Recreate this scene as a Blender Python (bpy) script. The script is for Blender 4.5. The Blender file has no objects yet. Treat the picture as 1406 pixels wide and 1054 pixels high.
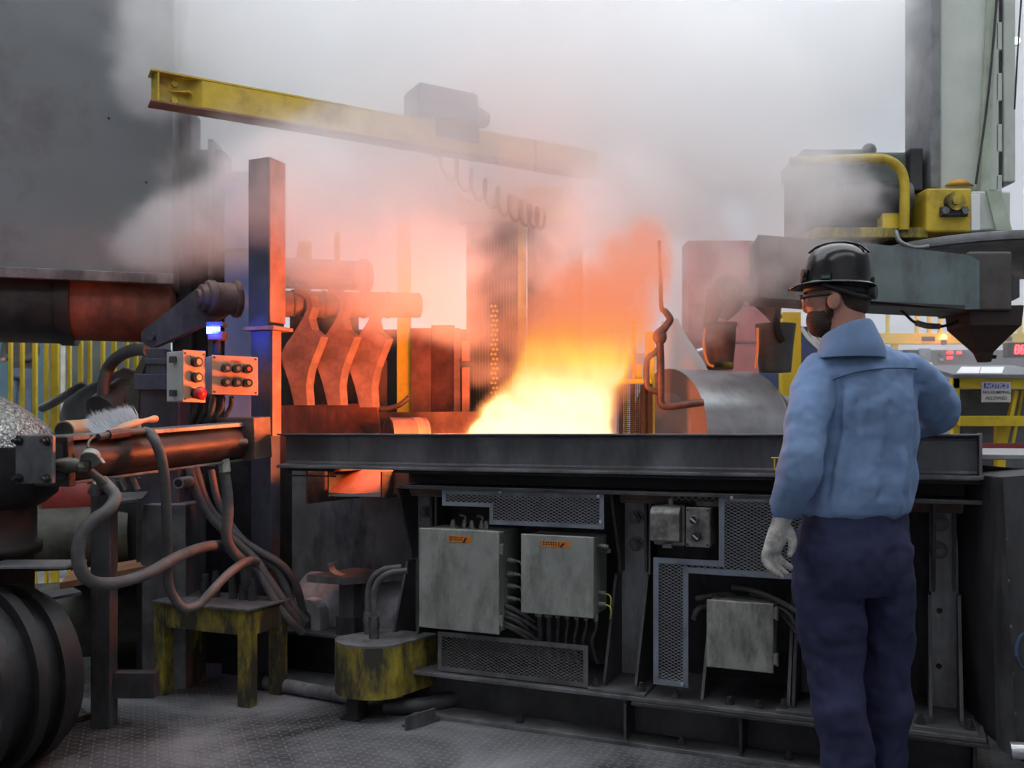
import bpy, bmesh, math, random
from mathutils import Vector, Matrix
random.seed(7)
sc = bpy.context.scene
COL = sc.collection
R = math.radians
V = Vector
# ------------------------------------------------------------------ camera
F_PX, CX, HY, CH = 1250.0, 703.0, 593.0, 1.27
cam_d = bpy.data.cameras.new('camera'); cam = bpy.data.objects.new('camera', cam_d); COL.objects.link(cam)
cam.location = (0, 0, CH); cam.rotation_euler = (R(90), 0, 0)
cam_d.sensor_width = 36.0; cam_d.lens = F_PX / 1406 * 36
cam_d.shift_y = (HY - 527) / 1406
cam_d.dof.use_dof = True; cam_d.dof.focus_distance = 3.6; cam_d.dof.aperture_fstop = 3.5
cam_d.clip_start = 0.05
sc.camera = cam
# ------------------------------------------------------------------ view, world
sc.view_settings.view_transform = 'Standard'; sc.view_settings.look = 'None'
sc.view_settings.gamma = 1.0; sc.view_settings.use_curve_mapping = False
sc.view_settings.exposure = 0.0
sc.cycles.use_denoising = True
sc.cycles.max_bounces = 5; sc.cycles.diffuse_bounces = 2; sc.cycles.glossy_bounces = 1; sc.cycles.transmission_bounces = 4
sc.cycles.use_light_tree = False; sc.cycles.volume_bounces = 3; sc.cycles.transparent_max_bounces = 8
sc.cycles.use_adaptive_sampling = True; sc.cycles.adaptive_threshold = 0.08; sc.cycles.adaptive_min_samples = 12
sc.cycles.volume_step_rate = 3.0; sc.cycles.volume_max_steps = 128
sc.cycles.sample_clamp_indirect = 6.0
w = bpy.data.worlds.new('world'); sc.world = w; w.use_nodes = True
w.node_tree.nodes['Background'].inputs[0].default_value = (0.62, 0.66, 0.72, 1)
w.node_tree.nodes['Background'].inputs[1].default_value = 0.35

SMOKE_DENS, FIRE_EMIT, FIRE_W = 1.95, 9.0, 165.0
def area(name, loc, size, power, col, rot=(0, 0, 0)):
    d = bpy.data.lights.new(name, 'AREA'); d.shape = 'RECTANGLE'; d.size, d.size_y = size
    d.energy = power; d.color = col
    o = bpy.data.objects.new(name, d); COL.objects.link(o); o.location = loc; o.rotation_euler = rot
    return o
# rows of high-bay lights and roof lights of the hall, plus one added fill
area('roof_light_rear', (0.5, 7.0, 8.6), (20, 8.0), 1300, (0.93, 0.96, 1.0))
area('roof_light_mid', (0.5, 2.4, 8.6), (16, 2.0), 360, (0.93, 0.96, 1.0))
area('roof_light_front', (0.0, -2.5, 8.6), (12, 1.5), 240, (0.95, 0.97, 1.0))
area('added_fence_fill', (-4.2, 6.95, 4.4), (3.5, 0.8), 130, (0.95, 0.97, 1.0))  # added fill lamp to brighten the yellow fence bars
def point(name, loc, power, col, r=0.1):
    d = bpy.data.lights.new(name, 'POINT'); d.energy = power; d.color = col; d.shadow_soft_size = r
    o = bpy.data.objects.new(name, d); COL.objects.link(o); o.location = loc
    return o
# ------------------------------------------------------------------ frames
def P(x, y, Y):                      # a place seen at image point (x, y) at distance Y
    return V(((x - CX) / F_PX * Y, Y, CH - (y - HY) / F_PX * Y))
UH = V((2893, -1250, 0)).normalized(); VH = V((1250, 2893, 0)).normalized()
P0 = V((0.4297, 3.73, 0))
FM = Matrix(((UH.x, VH.x, 0, P0.x), (UH.y, VH.y, 0, P0.y), (0, 0, 1, 0), (0, 0, 0, 1)))   # bench frame: u along, v back, z up
ID = Matrix.Identity(4)
C0 = P0.dot(VH)
def B(x, y, v):                      # same, on the upright plane v behind the bench front -> (u, v, z)
    a = (x - CX) / F_PX
    t = (v + C0) / (a * VH.x + VH.y)
    p = V((t * a, t, 0))
    return V(((p - P0).dot(UH), v, CH - (y - HY) / F_PX * t))
def U(x, v=0.0): return B(x, HY, v).x
def W(u, v, z): return FM @ V((u, v, z))
def frame(loc, rz): return Matrix.Translation(V(loc)) @ Matrix.Rotation(rz, 4, 'Z')

# ------------------------------------------------------------------ mesh builder
ROOT = {}
class MB:
    def __init__(s, M=ID): s.v = []; s.f = []; s.sm = []; s.M = M
    def add(s, vs, fs, smooth=False):
        n = len(s.v); s.v += [s.M @ V(p) for p in vs]
        for f in fs: s.f.append([n + i for i in f]); s.sm.append(smooth)
        return s
    def box(s, a, b):
        (x0, y0, z0), (x1, y1, z1) = a, b
        x0, x1 = min(x0, x1), max(x0, x1); y0, y1 = min(y0, y1), max(y0, y1); z0, z1 = min(z0, z1), max(z0, z1)
        return s.add([(x0,y0,z0),(x1,y0,z0),(x1,y1,z0),(x0,y1,z0),(x0,y0,z1),(x1,y0,z1),(x1,y1,z1),(x0,y1,z1)],
                     [(0,3,2,1),(4,5,6,7),(0,1,5,4),(1,2,6,5),(2,3,7,6),(3,0,4,7)])
    def bar(s, p, q, w, h, up=(0, 0, 1)):          # rectangular bar from p to q
        p, q = V(p), V(q); d = (q - p).normalized(); up = V(up)
        if abs(d.dot(up)) > .98: up = V((0, 1, 0))
        sd = d.cross(up).normalized() * (w / 2); u2 = sd.cross(d).normalized() * (h / 2)
        vs = [p - sd - u2, p + sd - u2, p + sd + u2, p - sd + u2, q - sd - u2, q + sd - u2, q + sd + u2, q - sd + u2]
        return s.add(vs, [(0,1,2,3),(7,6,5,4),(0,4,5,1),(1,5,6,2),(2,6,7,3),(3,7,4,0)])
    def cyl(s, p, q, r, r2=None, n=20, smooth=True, caps=True):
        p, q = V(p), V(q); r2 = r if r2 is None else r2
        d = (q - p).normalized(); t = V((0, 0, 1)) if abs(d.z) < .9 else V((1, 0, 0))
        a = d.cross(t).normalized(); b = d.cross(a)
        vs = []
        for c, rr in ((p, r), (q, r2)):
            vs += [c + a * (rr * math.cos(2*math.pi*i/n)) + b * (rr * math.sin(2*math.pi*i/n)) for i in range(n)]
        s.add(vs, [(i, (i+1) % n, n+(i+1) % n, n+i) for i in range(n)], smooth)
        if caps:
            s.add(vs[:n], [list(range(n))[::-1]]); s.add(vs[n:], [list(range(n))])
        return s
    def lathe(s, prof, o=(0,0,0), ax=(0,0,1), n=28, smooth=True, arc=2*math.pi):   # prof: (radius, height)
        o, d = V(o), V(ax).normalized(); t = V((0, 0, 1)) if abs(d.z) < .9 else V((1, 0, 0))
        a = d.cross(t).normalized(); b = d.cross(a); vs = []
        for r, h in prof:
            vs += [o + d*h + a*(r*math.cos(arc*i/n)) + b*(r*math.sin(arc*i/n)) for i in range(n)]
        fs = []
        for k in range(len(prof)-1):
            fs += [(k*n+i, k*n+(i+1) % n, (k+1)*n+(i+1) % n, (k+1)*n+i) for i in range(n)]
        s.add(vs, fs, smooth)
        if prof[0][0] > 1e-5: s.add(vs[:n], [list(range(n))[::-1]])
        if prof[-1][0] > 1e-5: s.add(vs[-n:], [list(range(n))])
        return s
    def tube(s, pts, r, n=10, sub=6, closed=False, radii=None):
        pts = [V(p) for p in pts]
        if sub > 1 and len(pts) > 2:
            out = []; rr = []
            for i in range(len(pts)-1):
                p0 = pts[max(i-1, 0)]; p1 = pts[i]; p2 = pts[i+1]; p3 = pts[min(i+2, len(pts)-1)]
                for k in range(sub):
                    t = k/sub
                    out.append(.5*((2*p1)+(p2-p0)*t+(2*p0-5*p1+4*p2-p3)*t*t+(3*p1-p0-3*p2+p3)*t**3))
                    if radii: rr.append(radii[i]*(1-t)+radii[i+1]*t)
            out.append(pts[-1]); pts = out
            if radii: rr.append(radii[-1]); radii = rr
        vs = []; d0 = (pts[1]-pts[0]).normalized(); t = V((0, 0, 1)) if abs(d0.z) < .9 else V((1, 0, 0))
        a = d0.cross(t).normalized()
        for i, p in enumerate(pts):
            d = (pts[min(i+1, len(pts)-1)]-pts[max(i-1, 0)]).normalized()
            a = (a - d*a.dot(d)).normalized(); b = d.cross(a); q = radii[i] if radii else r
            vs += [p+a*(q*math.cos(2*math.pi*k/n))+b*(q*math.sin(2*math.pi*k/n)) for k in range(n)]
        fs = []
        for i in range(len(pts)-1):
            fs += [(i*n+k, i*n+(k+1) % n, (i+1)*n+(k+1) % n, (i+1)*n+k) for k in range(n)]
        s.add(vs, fs, True); s.add(vs[:n], [list(range(n))[::-1]]); s.add(vs[-n:], [list(range(n))])
        return s
    def prism(s, poly, e, smooth=False):           # polygon (3D points) pushed along vector e
        poly = [V(p) for p in poly]; e = V(e); n = len(poly)
        nr = V((0, 0, 0))
        for i in range(n): nr += poly[i].cross(poly[(i+1) % n])
        if nr.dot(e) > 0: poly = poly[::-1]
        vs = poly + [p + e for p in poly]
        s.add(vs, [list(range(n)), list(range(n, 2*n))[::-1]])
        return s.add(vs, [(i, n+i, n+(i+1) % n, (i+1) % n) for i in range(n)], smooth)
    def loft(s, rings, caps=True, smooth=True):
        n = len(rings[0]); vs = [p for r in rings for p in r]
        fs = [(k*n+i, k*n+(i+1) % n, (k+1)*n+(i+1) % n, (k+1)*n+i) for k in range(len(rings)-1) for i in range(n)]
        s.add(vs, fs, smooth)
        if caps: s.add(rings[0], [list(range(n))[::-1]], smooth); s.add(rings[-1], [list(range(n))], smooth)
        return s
    def sphere(s, c, r, sx=1, sy=1, sz=1, n=16, m=10):
        c = V(c); vs = []; fs = []
        rings = []
        for j in range(1, m):
            ph = math.pi*j/m
            rings.append([c+V((sx*r*math.sin(ph)*math.cos(2*math.pi*i/n), sy*r*math.sin(ph)*math.sin(2*math.pi*i/n), -sz*r*math.cos(ph))) for i in range(n)])
        s.loft(rings, caps=False)
        for ring, pole, fl in ((rings[0], c-V((0, 0, sz*r)), 1), (rings[-1], c+V((0, 0, sz*r)), 0)):
            vs = ring+[pole]
            s.add(vs, [((i+1) % n, i, n) if fl else (i, (i+1) % n, n) for i in range(n)], True)
        return s
    def build(s, name, mat, parent=None, bevel=0, kind=None, label=None, cat=None, group=None, seg=2):
        if parent is None:
            zs = min(p.z for p in s.v); cx = (min(p.x for p in s.v)+max(p.x for p in s.v))/2; cy = (min(p.y for p in s.v)+max(p.y for p in s.v))/2
            org = V((cx, cy, zs))
        else: org = ROOT[parent.name]
        me = bpy.data.meshes.new(name); me.from_pydata([p-org for p in s.v], [], s.f)
        me.polygons.foreach_set('use_smooth', s.sm); me.update()
        o = bpy.data.objects.new(name, me); COL.objects.link(o)
        me.materials.append(mat)
        if parent is None: o.location = org
        else: o.parent = parent
        ROOT[o.name] = org
        if bevel:
            m = o.modifiers.new('bevel', 'BEVEL'); m.width = bevel; m.segments = seg; m.limit_method = 'ANGLE'; m.angle_limit = R(40); m.harden_normals = False
        tag(o, label, cat, group, kind)
        return o
def tag(o, label=None, cat=None, group=None, kind=None):
    if label: o['label'] = label
    if cat: o['category'] = cat
    if group: o['group'] = group
    if kind: o['kind'] = kind
    return o
def thing(name, label, cat, loc, group=None, kind=None):
    o = bpy.data.objects.new(name, None); COL.objects.link(o); o.location = loc; o.empty_display_size = .1
    ROOT[o.name] = V(loc)
    return tag(o, label, cat, group, kind)

# ------------------------------------------------------------------ materials
MATS = {}
def mat(name, col, rough=.6, metal=0.0, var=.25, scale=6.0, dirt=None, dirt_amt=.5, dirt_scale=3.0, bump=.08, bscale=60.0,
        emit=None, estr=0.0, stretch=(1, 1, 1), streak=False):
    if name in MATS: return MATS[name]
    m = bpy.data.materials.new(name); m.use_nodes = True; nt = m.node_tree; N = nt.nodes; L = nt.links
    b = N['Principled BSDF']; tc = N.new('ShaderNodeTexCoord'); mp = N.new('ShaderNodeMapping')
    mp.inputs['Scale'].default_value = stretch
    L.new(tc.outputs['Object'], mp.inputs['Vector'])
    n1 = N.new('ShaderNodeTexNoise'); n1.inputs['Scale'].default_value = scale; n1.inputs['Detail'].default_value = 3; n1.inputs['Roughness'].default_value = .65
    L.new(mp.outputs[0], n1.inputs['Vector'])
    r1 = N.new('ShaderNodeValToRGB'); r1.color_ramp.elements[0].position = .3; r1.color_ramp.elements[1].position = .72
    r1.color_ramp.elements[0].color = tuple(c*(1-var) for c in col)+(1,); r1.color_ramp.elements[1].color = tuple(min(1, c*(1+var)) for c in col)+(1,)
    L.new(n1.outputs['Fac'], r1.inputs['Fac']); out = r1.outputs['Color']
    if dirt:
        n2 = N.new('ShaderNodeTexNoise'); n2.inputs['Scale'].default_value = dirt_scale; n2.inputs['Detail'].default_value = 5; n2.inputs['Roughness'].default_value = .7
        m2 = N.new('ShaderNodeMapping'); m2.inputs['Scale'].default_value = (1, 1, .35 if streak else 1); m2.inputs['Location'].default_value = (3.1, 1.7, 5.2)
        L.new(tc.outputs['Object'], m2.inputs['Vector']); L.new(m2.outputs[0], n2.inputs['Vector'])
        r2 = N.new('ShaderNodeValToRGB'); c = 0.72 - dirt_amt*.45
        r2.color_ramp.elements[0].position = max(0, c-.07); r2.color_ramp.elements[1].position = min(1, c+.12)
        L.new(n2.outputs['Fac'], r2.inputs['Fac'])
        mx = N.new('ShaderNodeMix'); mx.data_type = 'RGBA'; mx.inputs['B'].default_value = tuple(dirt)+(1,)
        L.new(r2.outputs['Color'], mx.inputs['Factor']); L.new(out, mx.inputs['A']); out = mx.outputs['Result']
    L.new(out, b.inputs['Base Color'])
    b.inputs['Metallic'].default_value = metal
    rr = N.new('ShaderNodeMapRange'); rr.inputs['To Min'].default_value = max(0.03, rough-.15); rr.inputs['To Max'].default_value = min(1, rough+.15)
    L.new(n1.outputs['Fac'], rr.inputs['Value']); L.new(rr.outputs[0], b.inputs['Roughness'])
    if bump:
        n3 = N.new('ShaderNodeTexNoise'); n3.inputs['Scale'].default_value = bscale; n3.inputs['Detail'].default_value = 1
        L.new(mp.outputs[0], n3.inputs['Vector'])
        bp = N.new('ShaderNodeBump'); bp.inputs['Strength'].default_value = bump; bp.inputs['Distance'].default_value = .01
        L.new(n3.outputs['Fac'], bp.inputs['Height']); L.new(bp.outputs[0], b.inputs['Normal'])
    if emit:
        b.inputs['Emission Color'].default_value = tuple(emit)+(1,); b.inputs['Emission Strength'].default_value = estr
    MATS[name] = m
    return m
def S(r, g, b):        # sRGB 0-255 to linear
    f = lambda c: (c/255/12.92 if c/255 <= .04045 else ((c/255+.055)/1.055)**2.4)
    return (f(r), f(g), f(b))
STEEL = mat('dark_steel', (.055, .055, .06), .5, .35, .35, 9, dirt=(.11, .11, .115), dirt_amt=.35, streak=True)
STEEL2 = mat('worn_steel', (.20, .20, .212), .45, .35, .35, 7, dirt=(.085, .085, .09), dirt_amt=.5, streak=True)
RAILM = mat('rail_steel', (.20, .20, .215), .42, .4, .3, 4, dirt=(.10, .10, .108), dirt_amt=.45, streak=True)
BLACK = mat('black_steel', (.022, .022, .024), .55, .2, .4, 8, dirt=(.05, .05, .05), dirt_amt=.3)
SOOT = mat('sooty_panel', (.045, .045, .05), .75, .1, .5, 4, dirt=(.12, .12, .125), dirt_amt=.3, streak=True)
GREYP = mat('grey_panel', (.22, .22, .235), .7, .1, .4, 3, dirt=(.05, .05, .055), dirt_amt=.5, streak=True)
GUARD = mat('blue_grey_paint', (.20, .23, .28), .5, .1, .15, 10, dirt=(.10, .11, .13), dirt_amt=.35)
GALV = mat('galvanised_mesh', (.38, .40, .43), .4, .6, .2, 20)
DULLMESH = mat('dusty_mesh', (.17, .17, .17), .6, .3, .25, 20)
BOXM = mat('grey_green_enclosure', (.33, .345, .32), .5, .25, .14, 5, dirt=(.19, .20, .18), dirt_amt=.42, dirt_scale=9, streak=True)
BOXOLD = mat('weathered_enclosure', (.35, .355, .325), .6, .2, .22, 8, dirt=(.16, .165, .15), dirt_amt=.5, dirt_scale=14, streak=True)
CAST = mat('cast_aluminium', (.27, .265, .25), .5, .35, .25, 12, dirt=(.12, .115, .11), dirt_amt=.45, dirt_scale=12)
RUBBER = mat('black_rubber', (.045, .045, .048), .55, 0, .3, 14, dirt=(.10, .10, .10), dirt_amt=.25, bump=.05)
HOSE = mat('dusty_hose', (.085, .083, .085), .6, 0, .35, 10, dirt=(.16, .155, .15), dirt_amt=.3)
ORSTICK = mat('orange_sticker', (.62, .19, .02), .5, 0, .2, 60, bump=0)
INK = mat('dark_ink', (.03, .015, .01), .7, 0, .1, bump=0)
RUSTY = mat('rusty_red_steel', (.22, .085, .06), .6, .2, .4, 7, dirt=(.07, .04, .035), dirt_amt=.45, streak=True)
WARMST = mat('brown_steel', (.16, .10, .085), .55, .3, .35, 8, dirt=(.06, .045, .04), dirt_amt=.45)
YEL = mat('safety_yellow', (.85, .64, .03), .5, 0, .08, 8, dirt=(.5, .38, .04), dirt_amt=.2)
YELDIRTY = mat('dirty_yellow', (.42, .33, .035), .6, .05, .35, 9, dirt=(.045, .042, .03), dirt_amt=.62, dirt_scale=6, streak=True)
YELBEAM = mat('beam_yellow', (.52, .38, .03), .55, 0, .2, 6, dirt=(.2, .15, .04), dirt_amt=.3)
SILVER = mat('bright_metal', (.62, .64, .66), .32, .7, .15, 10)
SHINY = mat('polished_roll', (.5, .52, .54), .35, .6, .14, 6, dirt=(.34, .36, .38), dirt_amt=.4, stretch=(1, 1, 1))
CRANEG = mat('pale_green_paint', (.50, .55, .50), .5, 0, .08, 4, dirt=(.34, .35, .32), dirt_amt=.22, streak=True)
CRANED = mat('crane_grey_paint', (.20, .21, .22), .5, .1, .2, 5, dirt=(.1, .1, .1), dirt_amt=.35)
ARMBLUE = mat('grey_blue_arm_paint', (.13, .19, .20), .5, .1, .18, 3, dirt=(.07, .085, .09), dirt_amt=.4, streak=True)
DARKBR = mat('scorched_brown', (.045, .033, .028), .7, .15, .4, 5, dirt=(.03, .028, .028), dirt_amt=.5, streak=True)
HOODM = mat('hood_grey_sheet', (.17, .185, .195), .38, .35, .12, 1.2, dirt=(.12, .11, .11), dirt_amt=.4, dirt_scale=1.2, bump=.02)
WHITE = mat('white_paint', (.75, .76, .77), .5, 0, .05)
BLUEP = mat('blue_paint', (.10, .16, .42), .5, 0, .15)
REDP = mat('red_panel_paint', (.42, .10, .10), .55, 0, .2)
TEAL = mat('pale_blue_cabinet', (.15, .27, .32), .5, 0, .15, 3)
# ================================================================== the hall
def plain(name, col, emit=None, es=0):
    return mat(name, col, .7, 0, .08, 2, emit=emit, estr=es, bump=0)
# floor: chequer plate with raised lugs as fine relief
fm = bpy.data.materials.new('chequer_plate_floor'); fm.use_nodes = True; nt = fm.node_tree; N = nt.nodes; L = nt.links
b = N['Principled BSDF']; tc = N.new('ShaderNodeTexCoord')
def nd(t, **k):
    n = N.new(t)
    for a_, v_ in k.items(): setattr(n, a_, v_)
    return n
def mth(op, a_, b_=None, c_=None):
    n = nd('ShaderNodeMath', operation=op)
    for i, x in enumerate((a_, b_, c_)):
        if x is None: continue
        if isinstance(x, (int, float)): n.inputs[i].default_value = x
        else: L.new(x, n.inputs[i])
    return n.outputs[0]
mp = nd('ShaderNodeMapping'); mp.inputs['Rotation'].default_value = (0, 0, R(23)); L.new(tc.outputs['Object'], mp.inputs[0])
sx = nd('ShaderNodeSeparateXYZ'); L.new(mp.outputs[0], sx.inputs[0])
cell = .034
px = mth('DIVIDE', sx.outputs[0], cell); py = mth('DIVIDE', sx.outputs[1], cell)
fx = mth('FLOOR', px); fy = mth('FLOOR', py)
par = mth('MODULO', mth('ABSOLUTE', mth('ADD', fx, fy)), 2.0)
lx = mth('SUBTRACT', mth('SUBTRACT', px, fx), .5); ly = mth('SUBTRACT', mth('SUBTRACT', py, fy), .5)
aa = mth('ADD', lx, ly); bb = mth('SUBTRACT', lx, ly)
la = mth('ADD', mth('MULTIPLY', aa, par), mth('MULTIPLY', bb, mth('SUBTRACT', 1.0, par)))
lb = mth('ADD', mth('MULTIPLY', bb, par), mth('MULTIPLY', aa, mth('SUBTRACT', 1.0, par)))
d2 = mth('ADD', mth('POWER', mth('DIVIDE', la, .62), 2.0), mth('POWER', mth('DIVIDE', lb, .22), 2.0))
lug = nd('ShaderNodeMapRange'); lug.interpolation_type = 'SMOOTHSTEP'; L.new(d2, lug.inputs[0]); lug.inputs[1].default_value = .4; lug.inputs[2].default_value = 1.1; lug.inputs[3].default_value = 1; lug.inputs[4].default_value = 0
n1 = nd('ShaderNodeTexNoise'); n1.inputs['Scale'].default_value = 1.0; n1.inputs['Detail'].default_value = 8; n1.inputs['Roughness'].default_value = .68; n1.inputs['Distortion'].default_value = .6
L.new(tc.outputs['Object'], n1.inputs[0])
cr = nd('ShaderNodeValToRGB'); cr.color_ramp.elements[0].position = .40; cr.color_ramp.elements[1].position = .64
cr.color_ramp.elements[0].color = (.035, .035, .037, 1); cr.color_ramp.elements[1].color = (.27, .275, .295, 1)
L.new(n1.outputs[0], cr.inputs[0])
mx = nd('ShaderNodeMix', data_type='RGBA'); L.new(mth('MULTIPLY', lug.outputs[0], .3), mx.inputs['Factor']); L.new(cr.outputs[0], mx.inputs['A']); mx.inputs['B'].default_value = (.42, .43, .46, 1)
L.new(mx.outputs['Result'], b.inputs['Base Color']); b.inputs['Metallic'].default_value = .25; b.inputs['Roughness'].default_value = .5
bp = nd('ShaderNodeBump'); bp.inputs['Strength'].default_value = .7; bp.inputs['Distance'].default_value = .004; L.new(lug.outputs[0], bp.inputs['Height']); L.new(bp.outputs[0], b.inputs['Normal'])
m = MB(); m.box((-14, -6, -.1), (14, 20, 0)); m.build('floor', fm, kind='structure', label='dark worn chequer plate floor in front of the quench bench')
WALLM = plain('hall_wall_cladding', (.62, .64, .67))
CEILM = plain('hall_roof_sheet', (.55, .56, .58))
DAYL = plain('daylight_cladding', (.8, .82, .85), (.77, .85, .98), .53)
m = MB(); m.box((-14, 20, 0), (14, 20.2, 3.0)); m.build('wall_back', WALLM, kind='structure', label='pale grey hall end wall far behind the crane')
m = MB(); m.box((-14, 20.02, 3.0), (14, 20.2, 13)); m.build('window_1', DAYL, kind='structure', label='bright translucent daylight cladding high on the end wall')
m = MB(); m.box((-14.2, -6, 0), (-14, 20, 13)); m.build('wall_left', WALLM, kind='structure', label='pale grey side wall of the hall')
m = MB(); m.box((14, -6, 0), (14.2, 20, 13)); m.build('wall_right', WALLM, kind='structure', label='pale grey hall wall on the crane side')
m = MB(); m.box((-14, -6.2, 0), (14, -6, 13)); m.build('wall_front', WALLM, kind='structure', label='hall wall behind the viewer')
m = MB(); m.box((-14.2, -6.2, 13), (14.2, 20.2, 13.2)); m.build('ceiling', CEILM, kind='structure', label='grey hall roof high overhead')
# loose floor plate and its edge
q = [P(0, 968, 4.2), P(125, 925, 4.2)]
def FP(x, y, z=0): Y = (CH - z) * F_PX / (y - HY); return P(x, y, Y)
a_, b_, c_, d_ = FP(-90, 965), FP(128, 935), FP(120, 1010), FP(-90, 1015)
pl = [FP(-60, 1028), FP(126, 987), FP(60, 930), FP(-90, 948)]
m = MB(); m.prism([p + V((0, 0, .002)) for p in pl], (0, 0, .012)); m.build('floor_plate', fm, bevel=.002, label='loose chequer floor plate beside the black drum at far left', cat='floor plate', kind='thing')
# ================================================================== quench bench
def hexbolt(m, p, n, r=.018, h=.02):
    p, n = V(p), V(n).normalized()
    m.cyl(p, p+n*.006, r*1.75, n=20); m.cyl(p+n*.006, p+n*(.006+h), r*1.25, n=6, smooth=False); m.cyl(p+n*(.006+h), p+n*(.022+h), r*.75, n=12)
u0, u1 = U(379), U(1345)
# --- front channel rail
t = thing('channel_rail', 'long dark steel channel rail along the top of the bench, before the fire', 'rail', W((u0+u1)/2, .05, 1.097), kind='thing')
cuts = [u0, U(573), U(1072), u1]
for i in range(3):
    a, c = cuts[i]+(.001 if i else 0), cuts[i+1]-.001
    dv = (.004, 0, .003)[i]
    m = MB(FM); m.prism([(a, dv, 1.097), (a, dv, 1.110), (a, .068+dv, 1.119), (a, .074+dv, 1.13), (a, .074+dv, 1.238), (a, .068+dv, 1.248), (a, dv, 1.256), (a, dv, 1.263), (a, .088, 1.263), (a, .088, 1.097)], (c-a, 0, 0))
    m.build('channel_segment', RAILM, t, bevel=.002)
m = MB(FM); m.box((u1-.002, -.012, 1.10), (u1+.008, .10, 1.266)); m.build('end_plate', RAILM, t, bevel=.002)
p = B(1060, 628, .02)
m = MB(FM)
m.tube([(p.x, .0, p.z), (p.x+.05, -.004, p.z)], .003, n=6, sub=1); m.tube([(p.x+.012, .0, p.z), (p.x+.012, .0, p.z-.045)], .0025, n=6, sub=1); m.tube([(p.x+.012, 0, p.z-.045), (p.x+.05, 0, p.z-.047)], .0025, n=6, sub=1)
m.build('wire_latch', YEL, t, label='thin yellow wire latch')
for x in (1258, 1290, 1318):
    a = U(x); m = MB(FM); m.box((a, -.016, 1.102), (a+.075, -.001, 1.116)); m.build('hinge_leaf', STEEL2, t, bevel=.002)

COLM = mat('column_grey', (.33, .33, .35), .5, .3, .3, 6, dirt=(.16, .16, .175), dirt_amt=.4, streak=True)
# --- welded support frame
t = thing('bench_frame', 'welded black steel support frame carrying the rail and the grey boxes', 'frame', W(U(850), .2, 0), kind='thing')
ul, ur = U(549), U(1345)
m = MB(FM); m.box((U(540, .03), .03, 1.083), (u1+.01, .36, 1.0965)); m.box((U(540, .03), .17, 1.03), (u1, .185, 1.083)); m.build('top_beam', BLACK, t, bevel=.002)
m = MB(FM); m.box((u0+.05, .03, 1.083), (U(460, .03), .45, 1.0965)); m.box((u0+.05, .44, .96), (U(545, .4), .45, 1.083)); m.box((U(461, .3), .305, 1.083), (U(545, .3), .45, 1.0965)); m.build('light_stop_plate', BLACK, t)  # added plates that keep firelight from leaking under the rail
m = MB(FM); m.box((ul-.01, .015, 1.012), (u1+.01, .32, 1.028)); m.build('beam_flange', STEEL, t, bevel=.002)
m = MB(FM); m.box((u0+.02, .06, 1.055), (U(462, .06), .07, 1.062)); m.build('edge_strip', STEEL, t)
m = MB(FM); m.box((ul+.02, .44, .2), (ur, .455, 1.012)); m.build('back_panel', SOOT, t)
m = MB(FM); m.box((u0-.55, .80, .0), (ul+.06, .815, 1.05)); m.build('rear_panel', GREYP, t)
m = MB(FM); m.box((ul-.006, .30, .2), (ul+.006, .80, 1.012)); m.build('side_panel', SOOT, t)
def column(xl, xr, bolts, holes=()):
    a, c = U(xl, .27), U(xr, .27)
    m = MB(FM); m.box((a, .27, .214), (c, .284, 1.012)); col = m.build('support_column', COLM, t, bevel=.002)
    for q, s in ((a, -1), (c, 1)):
        g = MB(FM); x0 = q-.006
        g.prism([(x0, .42, .214), (x0, .035, .214), (x0, .035, .235), (x0, .20 if s < 0 else .22, .655), (x0, .42, .655)], (.012, 0, 0)); g.build('lower_gusset', STEEL, col, bevel=.0015)
        g = MB(FM); x0 = q-.006-s*.014
        g.prism([(x0, .42, .665), (x0, .21 if s < 0 else .25, .665), (x0, .205 if s < 0 else .25, .72), (x0, .08 if s < 0 else .23, 1.011), (x0, .42, 1.011)], (.012, 0, 0)); g.build('upper_gusset', STEEL, col, bevel=.0015)
    for bx, by in bolts:
        q = B(bx, by, .27); g = MB(FM); hexbolt(g, q, (0, -1, 0), .019, .024); g.build('bolt', STEEL2, col, bevel=.002)
    for bx, by in holes:
        q = B(bx, by, .27); g = MB(FM); g.cyl(q, q+V((0, -.002, 0)), .011, n=12); g.build('bolt_hole', INK, col)
    g = MB(FM); g.box((a-.06, -.01, .2), (c+.05, .33, .2135)); g.build('foot_plate', STEEL2, col, bevel=.002)
    for du, dv in ((a-.035, .03), (c+.025, .03)):
        g = MB(FM); hexbolt(g, (du, dv, .2135), (0, 0, 1), .012, .012); g.build('anchor_bolt', STEEL, col)
column(569, 599, [(587, 702)])
column(852, 893, [(874, 710), (874, 746)])
column(1098, 1128, [])
column(1276, 1316, [(1291, 718), (1289, 755)], [(1290, 838), (1289, 914)])
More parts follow.
